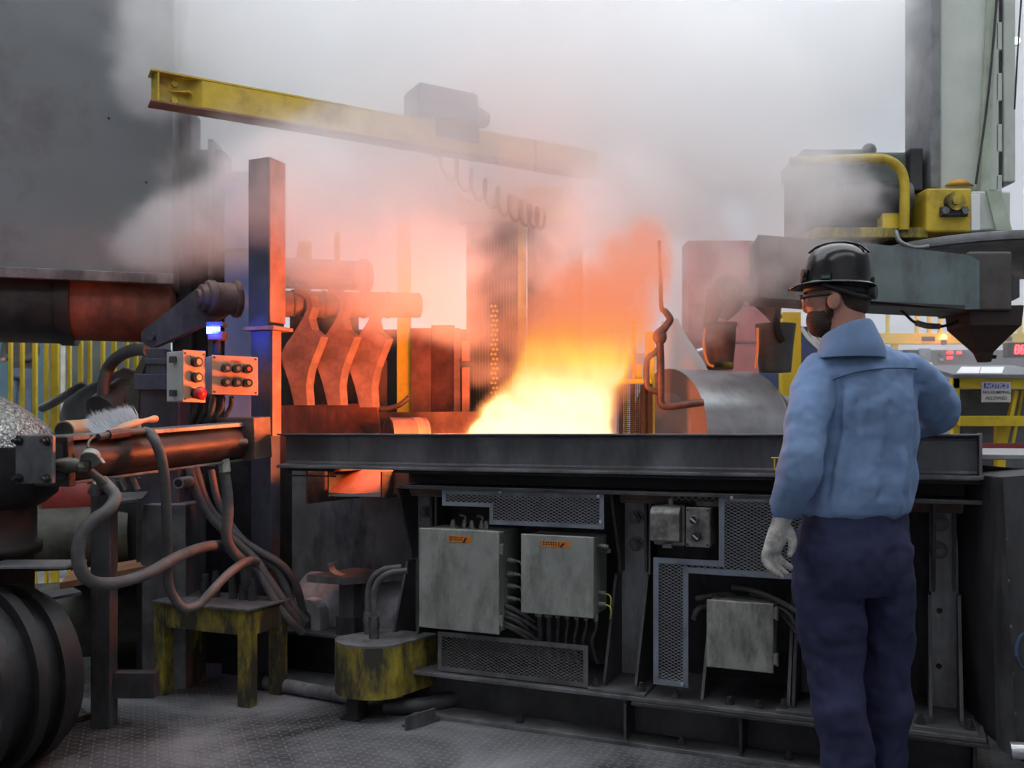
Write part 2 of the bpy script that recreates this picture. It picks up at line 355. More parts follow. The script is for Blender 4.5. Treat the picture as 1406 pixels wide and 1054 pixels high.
# little triangular stands under the lower box
for x, yt in ((972, 870), (1086, 850)):
    q = B(x, yt, .2); g = MB(FM); x0 = q.x
    g.prism([(x0, .40, .2005), (x0, .05, .2005), (x0, .22, q.z+.1), (x0, .40, q.z+.1)], (.012, 0, 0)); g.build('stand_gusset', STEEL2, t, bevel=.0015)
m = MB(FM); m.box((ul, -.025, .184), (ur+.02, .46, .2)); m.build('base_plate', STEEL2, t, bevel=.002)
m = MB(FM); m.box((U(870), -.04, .170), (ur+.03, .40, .1835)); m.build('under_plate', STEEL, t, bevel=.002)
m = MB(FM); m.box((ul, .11, .018), (ur, .125, .184)); bb_ = m.build('base_beam', STEEL, t)
m = MB(FM); m.box((ul+.05, -.03, 0), (ur, .11, .018)); m.build('base_flange', STEEL2, bb_, bevel=.002)
for x in (556, 860, 1018, 1205, 1338):
    a = U(x); m = MB(FM); m.box((a-.006, -.02, .018), (a+.006, .11, .169)); m.build('stiffener', STEEL, bb_, bevel=.0015)
for x in (714, 936, 1083):
    a = U(x, .03); m = MB(FM); hexbolt(m, (a, .03, .018), (0, 0, 1), .011, .012); m.build('anchor_bolt', STEEL, bb_)
for x, y in ((925, 0), (1000, 0), (1040, 0)):
    a = U(x, .02); m = MB(FM); hexbolt(m, (a, .04, .2), (0, 0, 1), .012, .01); m.build('floor_bolt', STEEL, t)
m = MB(FM); m.box((U(1112, .0), .0, .2), (U(1124, 0), .012, .36)); m.build('flat_bar', STEEL2, t, bevel=.002)

# --- trough behind the rail
t = thing('quench_trough', 'soot-brown steel trough holding the fire behind the rail', 'trough', W(-.2, .6, .9), kind='thing')
m = MB(FM); m.box((U(540, .2), .20, .965), (u1, 1.25, .98)); m.build('trough_floor', WARMST, t)
m = MB(FM); m.box((U(540, .2), .19, .981), (u1, .20, 1.08)); m.build('front_wall', WARMST, t)  # added wall, blocks firelight leaking out below the rail
m = MB(FM); m.box((U(541, .2)-.004, .19, .965), (U(541, .2)+.012, .46, 1.083)); m.build('light_baffle', WARMST, t)  # added to seal the gap where firelight slipped through
m = MB(FM); m.box((u0, .452, .965), (U(540, .2), 1.25, .98)); m.build('floor_plate', WARMST, t)
a, c = B(383, 557, 1.0), B(517, 553, 1.0)
m = MB(FM); m.prism([(a.x-.1, 1.0, .98), (c.x+.06, 1.0, .98), (c.x, 1.0, c.z), (a.x-.1, 1.0, a.z)], (0, .012, 0)); m.build('side_plate', RUSTY, t, bevel=.002)
a, c = B(518, 566, 1.2), B(690, 564, 1.2)
m = MB(FM); m.box((a.x, 1.2, .98), (c.x+.5, 1.212, a.z)); m.build('rear_plate', WARMST, t, bevel=.002)
FIRECH = mat('firelit_chute_steel', (.42, .17, .10), .5, .2, .2, 12)  # the fire's orange is put into this steel colour
m = MB(FM); m.box((u0-.045, .30, .90), (u0-.03, 1.3, 1.235)); m.build('spill_shield', WARMST, t)  # added shield, keeps fire spill off the hoses at left
# orange-coloured chute plate below the rail
a, c = B(463, 652, .16), B(533, 677, .16)
t = thing('chute_plate', 'orange-lit sloping chute plate in the gap under the rail', 'plate', W(a.x, .2, c.z-.02))
m = MB(FM); m.prism([(a.x, .10, c.z), (c.x, .10, c.z-.006), (c.x, .31, a.z+.06), (a.x, .31, a.z+.06)], (0, 0, -.01)); m.build('plate', FIRECH, t)
m = MB(FM); m.prism([(a.x, .09, c.z-.01), (c.x, .09, c.z+.008), (c.x, .09, c.z-.012), (a.x, .09, c.z-.018)], (0, .006, 0)); m.build('lip', SILVER, t)
for x0 in (a.x-.008, c.x+.001):
    m = MB(FM); m.box((x0, .09, c.z-.02), (x0+.007, .32, 1.0825)); m.build('light_cheek', BLACK, t)  # added side pieces that stop firelight escaping past the chute

# --- expanded-metal guards
def inside(poly, x, z):
    r = False; n = len(poly)
    for i in range(n):
        (x1, z1), (x2, z2) = poly[i], poly[(i+1) % n]
        if (z1 > z) != (z2 > z) and x < (x2-x1)*(z-z1)/(z2-z1)+x1: r = not r
    return r
def guard(name_label, poly, v, w, fmat, smat, screws, cw=.026, ch=.0066):
    us = [p[0] for p in poly]; zs = [p[1] for p in poly]
    t = thing('mesh_guard', name_label, 'mesh guard', W(sum(us)/len(us), v, min(zs)), kind='thing')
    n = len(poly); area2 = sum(poly[i][0]*poly[(i+1) % n][1]-poly[(i+1) % n][0]*poly[i][1] for i in range(n))
    sg = 1 if area2 > 0 else -1
    inner = []
    for i in range(n):
        a, bb, c = V(poly[i-1]), V(poly[i]), V(poly[(i+1) % n])
        d1 = (bb-a).normalized(); d2 = (c-bb).normalized()
        n1 = V((-d1.y, d1.x))*sg; n2 = V((-d2.y, d2.x))*sg
        k = (n1+n2); k = k*(w/max(.2, k.dot(n1)))
        inner.append((bb.x+k.x, bb.y+k.y))
    for i in range(n):
        j = (i+1) % n; g = MB(FM)
        g.prism([(poly[i][0], v, poly[i][1]), (poly[j][0], v, poly[j][1]), (inner[j][0], v, inner[j][1]), (inner[i][0], v, inner[i][1])], (0, .008, 0))
        g.build('frame_bar', fmat, t, bevel=.001, seg=1)
    g = MB(FM); vz = v+.006; rows = int((max(zs)-min(zs))/ch)+2; cols = int((max(us)-min(us))/cw*2)+2
    for r_ in range(rows):
        for k in range(cols):
            xa = min(us)+k*cw/2; xb = xa+cw/2
            up = (k+r_) % 2
            za = min(zs)+r_*ch+(ch/2 if up else -ch/2)*.9; zb = min(zs)+r_*ch+(-ch/2 if up else ch/2)*.9
            if inside(poly, xa, za) and inside(poly, xb, zb):
                e = .0011
                g.add([(xa, vz, za-e), (xb, vz, zb-e), (xb, vz, zb+e), (xa, vz, za+e), (xa, vz+.003, za-e), (xb, vz+.003, zb-e), (xb, vz+.003, zb+e), (xa, vz+.003, za+e)],
                      [(0, 1, 2, 3), (7, 6, 5, 4), (3, 2, 6, 7), (0, 4, 5, 1)])
    g.build('expanded_mesh', smat, t, kind='stuff')
    for sxp, syp in screws:
        q = B(sxp, syp, v); g = MB(FM); g.cyl(q, q+V((0, -.008, 0)), .009, .007, n=8); g.build('screw', SILVER, t)
    return t
def pp(l, v): return [(lambda q: (q.x, q.z))(B(x, y, v)) for x, y in l]
def ortho(l, v):
    q = pp(l, v); n = len(q); o = [list(p) for p in q]
    for i in range(n):
        j = (i+1) % n
        if abs(q[i][0]-q[j][0]) > abs(q[i][1]-q[j][1]): z = (q[i][1]+q[j][1])/2; o[i][1] = z; o[j][1] = z
        else: x = (q[i][0]+q[j][0])/2; o[i][0] = x; o[j][0] = x
    return [tuple(p) for p in o]
guard('blue-grey notched mesh guard above the two sticker boxes', ortho([(607, 674), (829, 676), (829, 730), (672, 716), (672, 697), (607, 693)], .03), .03, .018, GUARD, GALV, [(687, 675), (825, 716), (822, 681)])
guard('dusty low mesh guard under the two sticker boxes', ortho([(601, 869), (807, 884), (807, 944), (601, 920)], .01), .01, .02, STEEL2, DULLMESH, [])
guard('tall stepped blue-grey mesh guard wrapping the lower grey box, by the gloved hand', ortho([(987, 680), (1150, 684), (1150, 803), (945, 783), (945, 945), (897, 938), (897, 763), (987, 772)], .02), .02, .022, GUARD, GALV, [(1005, 683), (937, 939)])
# narrow mesh strip visible above the switch boxes
m = thing('mesh_guard', 'short strip of bare mesh above the two small switch boxes', 'mesh guard', W(U(950), .1, 1.0), kind='thing')
g = MB(FM)
a, c = U(918, .12), U(988, .12)
for r_ in range(3):
    k = 0; x = a
    while x < c:
        up = (k+r_) % 2; z0 = .995+r_*.0125; e = .0018
        za, zb = (z0+.006, z0-.006) if up else (z0-.006, z0+.006)
        g.add([(x, .12, za-e), (x+.014, .12, zb-e), (x+.014, .12, zb+e), (x, .12, za+e), (x, .124, za-e), (x+.014, .124, zb-e), (x+.014, .124, zb+e), (x, .124, za+e)], [(0, 1, 2, 3), (7, 6, 5, 4), (3, 2, 6, 7), (0, 4, 5, 1)])
        x += .014; k += 1
g.build('expanded_mesh', GALV, m, kind='stuff')

# --- electrical boxes
def ebox(label, xl, xr, yt, yb, v, depth, material, sticker=None, hinges=()):
    a, c = B(xl, yt, v), B(xr, yt, v); zt = B((xl+xr)/2, yt, v).z; zb = B((xl+xr)/2, yb, v).z
    t = thing('electrical_box', label, 'electrical box', W((a.x+c.x)/2, v+depth/2, zb), kind='thing')
    m = MB(FM); m.box((a.x+.006, v+.018, zb+.006), (c.x-.006, v+depth, zt-.006)); m.build('body', material, t, bevel=.004)
    m = MB(FM); m.box((a.x, v, zb), (c.x, v+.016, zt)); d = m.build('door', material, t, bevel=.004)
    if sticker:
        q0, q1 = B(sticker[0], sticker[1], v), B(sticker[2], sticker[3], v)
        m = MB(FM); m.box((q0.x, v-.0015, q0.z), (q1.x, v, q1.z)); s = m.build('sticker', ORSTICK, d, label='small torn orange sticker with worn print')
        m = MB(FM); wd = q1.x-q0.x
        for r_ in range(2):
            for k in range(7):
                x0 = q0.x+wd*(.05+.085*k+random.random()*.02); zz = q1.z+(q0.z-q1.z)*(.28+.36*r_)
                m.box((x0, v-.002, zz), (x0+wd*.05, v-.0014, zz+.006))
        m.prism([(q0.x+wd*.62, v-.0014, q1.z+.001), (q0.x+wd*.70, v-.0014, q1.z), (q0.x+wd*.82, v-.0014, q0.z-.008), (q0.x+wd*.76, v-.0014, q0.z-.004)], (0, -.001, 0))
        m.build('print', INK, t)
    for hy in hinges:
        z = B(xr, hy, v).z; m = MB(FM); m.box((c.x, v-.002, z-.02), (c.x+.012, v+.03, z+.02)); m.cyl((c.x+.012, v+.005, z-.025), (c.x+.012, v+.005, z+.025), .006, n=10); m.build('clamp', CAST, t, bevel=.001)
    return t, a, c, zt, zb
t1, a, c, zt, zb = ebox('tall grey-green electrical box with orange sticker, left of its slightly smaller twin', 575, 685, 727, 866, -.03, .23, BOXM, (616, 735, 647, 745), (754, 852))
for i, x in enumerate((622, 636, 648, 660, 668)):
    q = B(x, 712, .1); m = MB(FM); z = zt-.007
    m.cyl((q.x, .1+.012*(i % 2), z), (q.x, .1+.012*(i % 2), z+.022), .012, n=6, smooth=False); m.cyl((q.x, .1+.012*(i % 2), z+.022), (q.x, .1+.012*(i % 2), z+.036), .009, n=12)
    if i in (1, 3): m.tube([(q.x, .1+.012, z+.03), (q.x+.004, .112, z+.05), (q.x-.03, .13, z+.055)], .005, n=8)
    m.build('cable_gland', CAST, t1, bevel=.001)
for y in (770, 788, 805, 822):
    z = B(690, y, .06).z; m = MB(FM)
    m.cyl((c.x-.007, .08, z), (c.x+.022, .08, z), .014, n=6, smooth=False); m.cyl((c.x+.022, .08, z), (c.x+.036, .08, z), .010, n=12)
    m.tube([(c.x+.034, .08, z), (c.x+.052, .085, z-.006), (c.x+.062, .10, z-.05), (c.x+.066, .13, z-.16)], .0055, n=8)
    m.build('cable_gland', CAST, t1, bevel=.001)
t2, a2, c2, zt2, zb2 = ebox('squarish grey-green electrical box with orange sticker, above a row of hanging cables', 715, 815, 735, 845, -.02, .20, BOXM, (744, 742, 783, 752))
for z_, y in ((B(820, 750, .05).z, 0), (B(820, 757, .05).z, 1)):
    m = MB(FM); m.cyl((c2.x-.007, .06+.03*y, z_), (c2.x+.03, .06+.03*y, z_), .012, n=6, smooth=False); m.cyl((c2.x+.03, .06+.03*y, z_), (c2.x+.04, .06+.03*y, z_), .008, n=10); m.build('cable_gland', CAST, t2, bevel=.001)
YG = mat('yellow_green_wire', (.45, .45, .06), .5)
for y in (815, 830):
    z_ = B(820, y, .05).z; m = MB(FM); m.cyl((c2.x-.007, .07, z_), (c2.x+.024, .07, z_), .011, n=6, smooth=False); g = m.build('cable_gland', CAST, t2)
    m = MB(FM); m.tube([(c2.x+.02, .07, z_), (c2.x+.045, .06, z_-.006), (c2.x+.05, .06, z_-.03), (c2.x+.042, .07, z_-.06)], .0035, n=6); m.build('earth_wire', YG, g)
for i in range(7):
    x = a2.x+.045+i*.043; th = .011 if i in (0, 1) else .0065
    o = thing('cable', 'thick grey conduit dropping from under the sticker box' if 0 else ['leftmost thick grey conduit under the squarish sticker box', 'second thick grey conduit under the squarish sticker box', 'first thin cable beside the thick conduits under the squarish box', 'second thin cable beside the conduits under the squarish box', 'middle thin cable hanging under the squarish box', 'thin cable second from the last under the squarish box', 'last thin cable under the squarish box, by the earth wires'][i], 'cable', W(x, .1, zb2-.2), group='cables under the squarish electrical box', kind='thing')
    m = MB(FM); m.tube([(x, .08, zb2-.028), (x, .085, zb2-.06), (x-.005-.004*i, .11, zb2-.13), (x-.03+.002*i, .16, zb2-.23)], th, n=8); m.build('sheath', HOSE, o)
    m = MB(FM); m.cyl((x, .08, zb2+.004), (x, .08, zb2-.03), th*1.7, n=6, smooth=False); m.build('gland', CAST, o)
t4, a4, c4, zt4, zb4 = ebox('weathered small grey electrical box low beside the worker\'s knee', 970, 1062, 826, 920, .0, .17, BOXOLD, None, (842, 905))
# small cast junction box with sloping hood
q0, q1 = B(893, 697, -.0), B(933, 748, .0)
t = thing('junction_box', 'small cast junction box with hooded flap beside the bolted column', 'junction box', W(q0.x, .05, q1.z), kind='thing')
m = MB(FM); m.box((q0.x-.002, .05, q1.z-.012), (q1.x+.012, .17, q0.z+.012)); m.build('body', CAST, t, bevel=.012, seg=3)
m = MB(FM); x0 = q0.x
m.prism([(x0, .048, q0.z+.006), (x0, .02, q0.z+.006), (x0, -.006, q0.z-.018), (x0, -.008, q1.z+.012), (x0, .048, q1.z+.008)], (q1.x-q0.x, 0, 0)); m.build('flap', CAST, t, bevel=.008, seg=3)
m = MB(FM); xc = (q0.x+q1.x)/2
m.box((xc-.02, .036, q1.z-.02), (xc+.02, .05, q1.z)); m.build('latch', CAST, t, bevel=.002)
m = MB(FM); m.cyl((xc+.01, .06, q0.z+.01), (xc+.01, .06, q0.z+.035), .011, n=10); m.build('hinge_pin', CAST, t)
# two-knob switch box
q0, q1 = B(942, 697, .0), B(974, 751, .0)
t = thing('switch_box', 'small grey switch box with two dark selector knobs beside the mesh guard', 'switch box', W(q0.x, .05, q1.z), kind='thing')
m = MB(FM); m.box((q0.x+.003, .006, q1.z), (q1.x+.003, .13, q0.z)); m.build('body', CAST, t, bevel=.006)
m = MB(FM); m.box((q0.x, .0, q1.z-.003), (q1.x, .007, q0.z+.003)); fp_ = m.build('face_plate', CAST, t, bevel=.003)
m = MB(FM); m.box((q0.x+.02, .09, q0.z), (q1.x+.02, .10, q0.z+.022)); m.build('mounting_tab', CAST, t, bevel=.002)
for k, (x, y, rm) in enumerate(((954, 713, SILVER), (957, 736, BLACK))):
    q = B(x, y, .0); m = MB(FM); m.cyl(q, q+V((0, -.03, 0)), .019, .018, n=20); kn = m.build('selector_knob', rm if k else CAST, t, bevel=.002)
    m = MB(FM); m.cyl(q+V((0, -.03, 0)), q+V((0, -.032, 0)), .015, n=20); m.build('dial', BLACK, kn)
    m = MB(FM); m.bar(q+V((-.010, -.034, .008)), q+V((.010, -.034, -.008)), .006, .005, (0, 1, 0)); m.build('pointer', SILVER, kn)
for du, dz in ((.007, .008), (-.007, .008)):
    for zz in (q1.z, q0.z):
        m = MB(FM); xx = (q0.x if du > 0 else q1.x)+du; z2 = zz+(dz if zz == q1.z else -dz)
        m.cyl((xx, .0, z2), (xx, -.003, z2), .004, n=8); m.build('screw', BLACK, t)
# hoses around the lower boxes
def hose(label, pts, r, material=None, cat='hose', name='hose', group=None, ends=None, M=ID, n=10):
    m = MB(M); m.tube(pts, r, n=n, sub=7)
    return m.build(name, material or HOSE, label=label, cat=cat, group=group, kind='thing')
def bp_(l, v): return [B(x, y, q) for (x, y), q in zip(l, v if isinstance(v, (list, tuple)) else [v]*len(l))]
hose('grey conduit running into the left of the weathered low box', bp_([(956, 822), (975, 818), (1000, 817), (1010, 822)], [.14, .14, .15, .16]), .013, M=FM)
hose('curved grey conduit looping behind the weathered low box', bp_([(953, 850), (957, 838), (968, 832), (985, 830)], [.15, .15, .17, .2]), .013, M=FM)
hose('thick cable drooping from the mesh guard to the worker\'s thigh', bp_([(1005, 806), (1040, 812), (1075, 828), (1112, 850)], [.12, .1, .08, .08]), .011, M=FM)
hose('thin cable behind the worker\'s knee, upper of two', bp_([(1066, 832), (1082, 842), (1098, 866), (1112, 900)], [.09, .07, .07, .08]), .007, M=FM)
hose('thin cable sagging beside the weathered low box', bp_([(1030, 816), (1058, 826), (1085, 858), (1108, 886)], [.15, .13, .1, .1]), .006, M=FM)
for i, (y, dx) in enumerate(((838, 0), (846, 4), (853, -2), (861, 6), (866, 1))):
    hose(['topmost', 'second', 'middle', 'fourth', 'lowest'][i]+' of the braided cables bunched between the two sticker boxes', bp_([(690, y-8), (702, y-4+dx*.3), (716, y+4), (734+dx, y+16+i)], [.05, .04, .06, .12]), .0085, M=FM, group='braided cables between the sticker boxes', cat='cable', name='cable')
# ================================================================== machinery left of the bench
BLUEST = mat('blue_black_steel', (.075, .08, .11), .5, .3, .3, 6, dirt=(.04, .04, .05), dirt_amt=.4, streak=True)
FIRETONE = mat('fire_toned_scaled_steel', (.36, .18, .125), .55, .15, .3, 8, dirt=(.22, .10, .07), dirt_amt=.35)  # fire glow on the post side put into this orange tone
# --- upright post at the rail's left end, blue and orange light put into its colours
pb = B(368, 593, .12)
t = thing('frame_post', 'tall square steel post at the rail end, its fire side glowing orange', 'post', W(pb.x-.05, .2, 0), kind='thing')
zb_, zm, zt_ = 0.0, B(368, 447, .12).z, B(368, 215, .12).z
u_r = pb.x; u_l = B(341, 593, .12).x
m = MB(FM); m.box((u_l, .12, zm), (u_r, .25, zt_)); m.build('upper_post', BLUEST, t, bevel=.003)
m = MB(FM); m.box((u_r+.0005, .125, zm+.02), (u_r+.010, .248, zt_)); m.build('fire_side_plate', FIRETONE, t, bevel=.002)
m = MB(FM); m.box((u_l+.012, .125, 0), (u_r+.014, .20, zm-.022)); m.build('lower_post', BLUEST, t, bevel=.003)
m = MB(FM); m.box((u_r+.0145, .128, 1.25), (u_r+.022, .198, zm-.022)); m.build('fire_side_strip', FIRETONE, t, bevel=.002)
m = MB(FM); m.box((u_l-.02, .10, zm-.02), (u_r+.05, .26, zm-.002)); m.build('bracket_plate', FIRETONE, t, bevel=.002)
m = MB(FM); m.box((u_l-.24, .20, 0), (u_l-.01, .28, 1.32)); m.build('dark_web', BLACK, t)
# second, inner post further left behind (blue cabinet column)
m = MB(); a = P(308, 385, 5.6); b_ = P(345, 246, 5.6)
m.box((a.x, 5.6, 0), (b_.x, 5.85, b_.z)); t = thing('blue_cabinet', 'blue upright cabinet hazed over behind the roller hub', 'cabinet', (a.x, 5.7, 0)); m.build('cabinet_body', mat('blue_grey_cabinet', (.16, .24, .52), .5, 0, .1), t, bevel=.005)
m = MB(); q = P(306, 343, 5.59); m.box((a.x-.01, 5.585, q.z-.01), (b_.x+.01, 5.6, q.z+.01)); m.build('band', STEEL, t)

boxq = thing('machine_frame', 'dark machine frame filling the gap between hood and post', 'frame', (P(290, 600, 6.0).x, 6.1, 0), kind='thing')
for x0, x1, y0, dY, mt in ((236, 262, 150, 0, STEEL), (262, 306, 205, .1, BLACK), (285, 292, 190, .05, STEEL2), (300, 350, 235, .15, SOOT)):
    a, b_ = P(x0, y0, 6.0+dY), P(x1, y0, 6.0+dY); m = MB(); m.box((a.x, 6.0+dY, 0), (b_.x, 6.2+dY, a.z)); m.build('upright', mt, boxq, bevel=.006)
# --- exhaust hood
hd = V((.965, .262, 0)).normalized(); hn = V((-hd.y, hd.x, 0))
p_r = P(237, 388, 5.55); zhb = p_r.z
HM = Matrix(((hd.x, hn.x, 0, p_r.x), (hd.y, hn.y, 0, p_r.y), (0, 0, 1, 0), (0, 0, 0, 1)))
t = thing('exhaust_hood', 'huge dark grey sheet-metal hood above the rusty drum', 'hood', HM @ V((-1.5, .5, zhb)), kind='thing')
m = MB(HM); m.box((-3.6, 0, zhb), (0, 1.2, 5.6)); m.build('hood_shell', HOODM, t, bevel=.01)
m = MB(HM); m.box((-3.6, -.03, zhb-.012), (.01, .0, zhb+.05)); m.build('lip', STEEL2, t, bevel=.004)
for k in range(9):
    x = -.15-k*.21; z = zhb+.6+(.37*k*k) % 1.7; m = MB(HM); m.cyl((x, 0, z), (x, -.006, z), .007, n=8); m.build('rivet', BLACK, t)
# --- big rusty drum under the hood
zc = zhb-.13; rd = .21
t = thing('rusty_drum', 'large rust-red horizontal drum with a black ring under the hood', 'drum', HM @ V((-1., .1, zc-rd)), kind='thing')
m = MB(HM); m.cyl((-3.4, .28, zc), (-.02, .28, zc), rd, n=40); m.build('shell', RUSTY, t, bevel=.006)
m = MB(HM); x = -.62
m.cyl((x-.05, .28, zc), (x+.03, .28, zc), rd+.035, n=40); m.build('ring', BLACK, t, bevel=.006)
m = MB(HM); m.cyl((x-.9, .28, zc), (x-.051, .28, zc), rd+.022, n=40); m.build('sleeve', BLACK, t, bevel=.006)
# --- link arm with roller hub
Y = 4.75
c1 = P(208, 462, Y); c2 = P(292, 412, Y)
t = thing('link_arm', 'dark steel link arm rising to a stepped roller hub beside the post', 'arm', (c1.x, Y, c1.z-.07), kind='thing')
m = MB(); d = (c2-c1).normalized(); nrm = V((-d.z, 0, d.x))
out = []
for k in range(9): an = math.pi/2+math.pi*k/8; out.append(c1+V((math.cos(an)*d.x-math.sin(an)*d.z*-1*0, 0, 0)))
def cap(c, r, a0, a1, k=10): return [c+V((r*math.cos(a0+(a1-a0)*i/k), 0, r*math.sin(a0+(a1-a0)*i/k))) for i in range(k+1)]
an = math.atan2(d.z, d.x)
m.prism(cap(c1, .055, an+math.pi/2, an+3*math.pi/2)+cap(c2, .10, an-math.pi/2, an+math.pi/2), (0, .05, 0)); m.build('arm_plate', STEEL, t, bevel=.004)
m = MB(); m.cyl(c1+V((0, 0, 0)), c1+V((0, -.025, 0)), .024, n=6, smooth=False); m.build('pivot_bolt', STEEL, t, bevel=.003)
ax = V((.86, -.35, .1)).normalized()*-1
hc = P(300, 410, Y)
m = MB(); m.lathe([(.03, -.02), (.045, -.02), (.045, .0), (.066, .0), (.072, .012), (.072, .03), (.086, .034), (.092, .045), (.092, .075), (.083, .08), (.083, .17), (.098, .175), (.098, .20), (.05, .205)], hc+V((-.075, -.06, -.004)), (.80, .58, .05), n=36); m.build('roller_hub', WARMST, t, bevel=.002)
# --- blue beacon
q = P(296, 456, 4.55)
t = thing('blue_beacon', 'small blue signal lamp glowing above the orange control boxes', 'lamp', (q.x, q.y, q.z-.06), kind='thing')
m = MB(); m.box(q+V((-.035, -.02, -.04)), q+V((.042, .05, .005))); m.build('housing', RUSTY, t, bevel=.004)
m = MB(); m.box(q+V((-.038, -.024, -.012)), q+V((.03, -.018, .028))); m.build('lens', mat('blue_lens', (.05, .08, .6), .2, 0, 0, bump=0, emit=(.02, .035, 1.0), estr=3), t, bevel=.003)
m = MB()
for r_ in range(3):
    for k in range(5):
        if r_ == 0 and k > 1: continue
        c = q+V((-.031+k*.014, -.0245, -.004+r_*.012)); m.cyl(c, c+V((0, -.004, 0)), .0052, n=8)
m.build('diode_rows', mat('blue_diode', (.3, .4, 1), .2, 0, 0, bump=0, emit=(.22, .38, 1.0), estr=16), t)
m = MB(); m.box(q+V((-.04, -.026, .03)), q+V((.045, .05, .05))); m.build('cap', BLUEST, t, bevel=.003)
m = MB(); m.cyl(q+V((.0, .02, -.14)), q+V((.0, .02, -.04)), .02, n=12); m.build('stem', BLACK, t)
point('beacon_light', q+V((-.01, -.06, .01)), 2.2, (.06, .10, 1.0), .02)
# --- control boxes
GLOWFACE = mat('firelit_salmon_panel', (.55, .30, .19), .45, .1, .08, 8)  # firelight on the box faces put into the salmon colour
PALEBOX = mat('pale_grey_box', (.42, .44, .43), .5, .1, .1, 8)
def boxY(t, name, x0, x1, y0, y1, Y, dep, mt, bev=.003):
    a, b_ = P(x0, y1, Y), P(x1, y0, Y); m = MB(); m.box((a.x, Y, 0 if y1 >= 600 else a.z), (b_.x, Y+dep, b_.z)); return m.build(name, mt, t, bevel=bev)
BRASS = mat('worn_brass', (.42, .34, .2), .35, .7, .2)
# pendant box, turned toward the fire
rz = R(52)
q = P(266, 552, 4.3)
KM = frame((q.x, 4.30, 0), rz)
zb2_, zt2_ = P(266, 551, 4.3).z, P(266, 482, 4.3).z
t = thing('pendant_box', 'narrow three-button control box with pale side, left of the wide panel', 'control box', (q.x, 4.3, zb2_), kind='thing')
m = MB(KM); m.box((-.05, .008, zb2_), (.06, .15, zt2_)); m.build('housing', PALEBOX, t, bevel=.004)
m = MB(KM); m.box((-.056, 0, zb2_-.004), (.064, .008, zt2_+.004)); m.build('face_plate', GLOWFACE, t, bevel=.002)
for y, mt in ((497, BLACK), (518, BLACK), (540, None)):
    z = P(275, y, 4.3).z
    m = MB(KM); m.box((-.018, -.002, z+.018), (.03, 0, z+.03)); m.build('legend_plate', BRASS, t)
    m = MB(KM); m.cyl((.006, 0, z), (.006, -.03, z), .024, n=20); bt = m.build('push_button', BLACK, t, bevel=.003)
    if mt is None:
        m = MB(KM); m.lathe([(.018, .03), (.03, .034), (.032, .05), (.022, .062), (0.0001, .066)], (.006, 0, z), (0, -1, 0), n=20); m.build('mushroom_head', mat('red_button', (.5, .02, .02), .35, 0, .05), bt)
    else:
        m = MB(KM); m.cyl((.006, -.03, z), (.006, -.036, z), .014, n=20); m.build('bezel', BRASS, bt)
for du in (-.045, .053):
    for z in (zb2_+.012, zt2_-.012):
        m = MB(KM); m.cyl((du, 0, z), (du, -.003, z), .005, n=8); m.build('screw', STEEL, t)
for z in (zb2_+.04, zt2_-.04):
    m = MB(KM); m.box((-.075, .06, z-.015), (-.05, .09, z+.015)); m.build('hinge_lug', STEEL, t, bevel=.002)
# wide panel
rz = R(36)
q = P(291, 541, 4.35); q2 = P(341, 487, 4.35)
KM = frame((q.x, 4.35, 0), rz); wd = (q2.x-q.x)*1.3; z0, z1 = q.z, q2.z
t = thing('control_box', 'wide orange-lit control panel with two rows of switches below the blue lamp', 'control panel', (q.x, 4.35, z0), kind='thing')
m = MB(KM); m.box((.004, .008, z0+.003), (wd-.004, .11, z1-.003)); m.build('housing', PALEBOX, t, bevel=.004)
m = MB(KM); m.box((0, 0, z0), (wd, .008, z1)); m.build('face_plate', GLOWFACE, t, bevel=.002)
for r_ in range(2):
    for k in range(3):
        x = wd*(.28+.23*k); z = z1-(z1-z0)*(.33+.36*r_)
        m = MB(KM); m.cyl((x, 0, z), (x, -.034, z), .021, n=18); bt = m.build('switch_knob', BLACK, t, bevel=.002)
        m = MB(KM); m.cyl((x, -.034, z), (x, -.039, z), .010, n=18); m.build('bezel', mat('red_bezel', (.5, .1, .04), .4) if (r_, k) == (0, 2) else BRASS, bt)
        if (r_, k) in ((0, 0), (0, 2), (1, 1)):
            m = MB(KM); m.box((x-.015, -.002, z+.017), (x+.02, 0, z+.026)); m.build('legend_plate', BRASS, t)
m = MB(KM); m.box((wd*.4, -.001, z1-.03), (wd*.62, 0, z1-.022)); m.build('nameplate', mat('red_print', (.5, .1, .03), .5, bump=0), t)
for x in (.012, wd-.012):
    for z in (z0+.012, z1-.012):
        m = MB(KM); m.cyl((x, 0, z), (x, -.003, z), .005, n=8); m.build('screw', STEEL, t)
for i, (x0, x1, dY) in enumerate(((270, 258, 0), (284, 268, .03), (294, 277, .0), (306, 284, .03), (318, 292, .05))):
    hose(['first', 'second', 'third', 'fourth', 'fifth'][i]+' cable counted from the pendant box, running down from the control boxes', [P(x0, 545, 4.42), P(x0-2, 560, 4.40+dY), P((x0+x1)/2, 575, 4.40+dY), P(x1, 592, 4.42+dY)], .012, RUBBER, 'cable', 'cable', 'cables under the control boxes')
# jack block behind the pendant box
t = thing('jack_column', 'dark steel jack column under the link arm', 'column', (P(215, 600, 4.7).x, 4.7, .9), kind='thing')
a, b_ = P(184, 575, 4.6), P(250, 515, 4.6)
boxY(t, 'collar', 184, 250, 513, 535, 4.58, .2, BLUEST); boxY(t, 'shaft', 193, 245, 535, 720, 4.62, .14, BLUEST)
boxY(t, 'neck', 200, 226, 478, 513, 4.62, .1, STEEL); boxY(t, 'neck_cap', 198, 233, 492, 500, 4.61, .12, STEEL)
RAMM = mat('ram_brown', (.075, .045, .04), .45, .35, .35, 8, dirt=(.04, .03, .03), dirt_amt=.45)
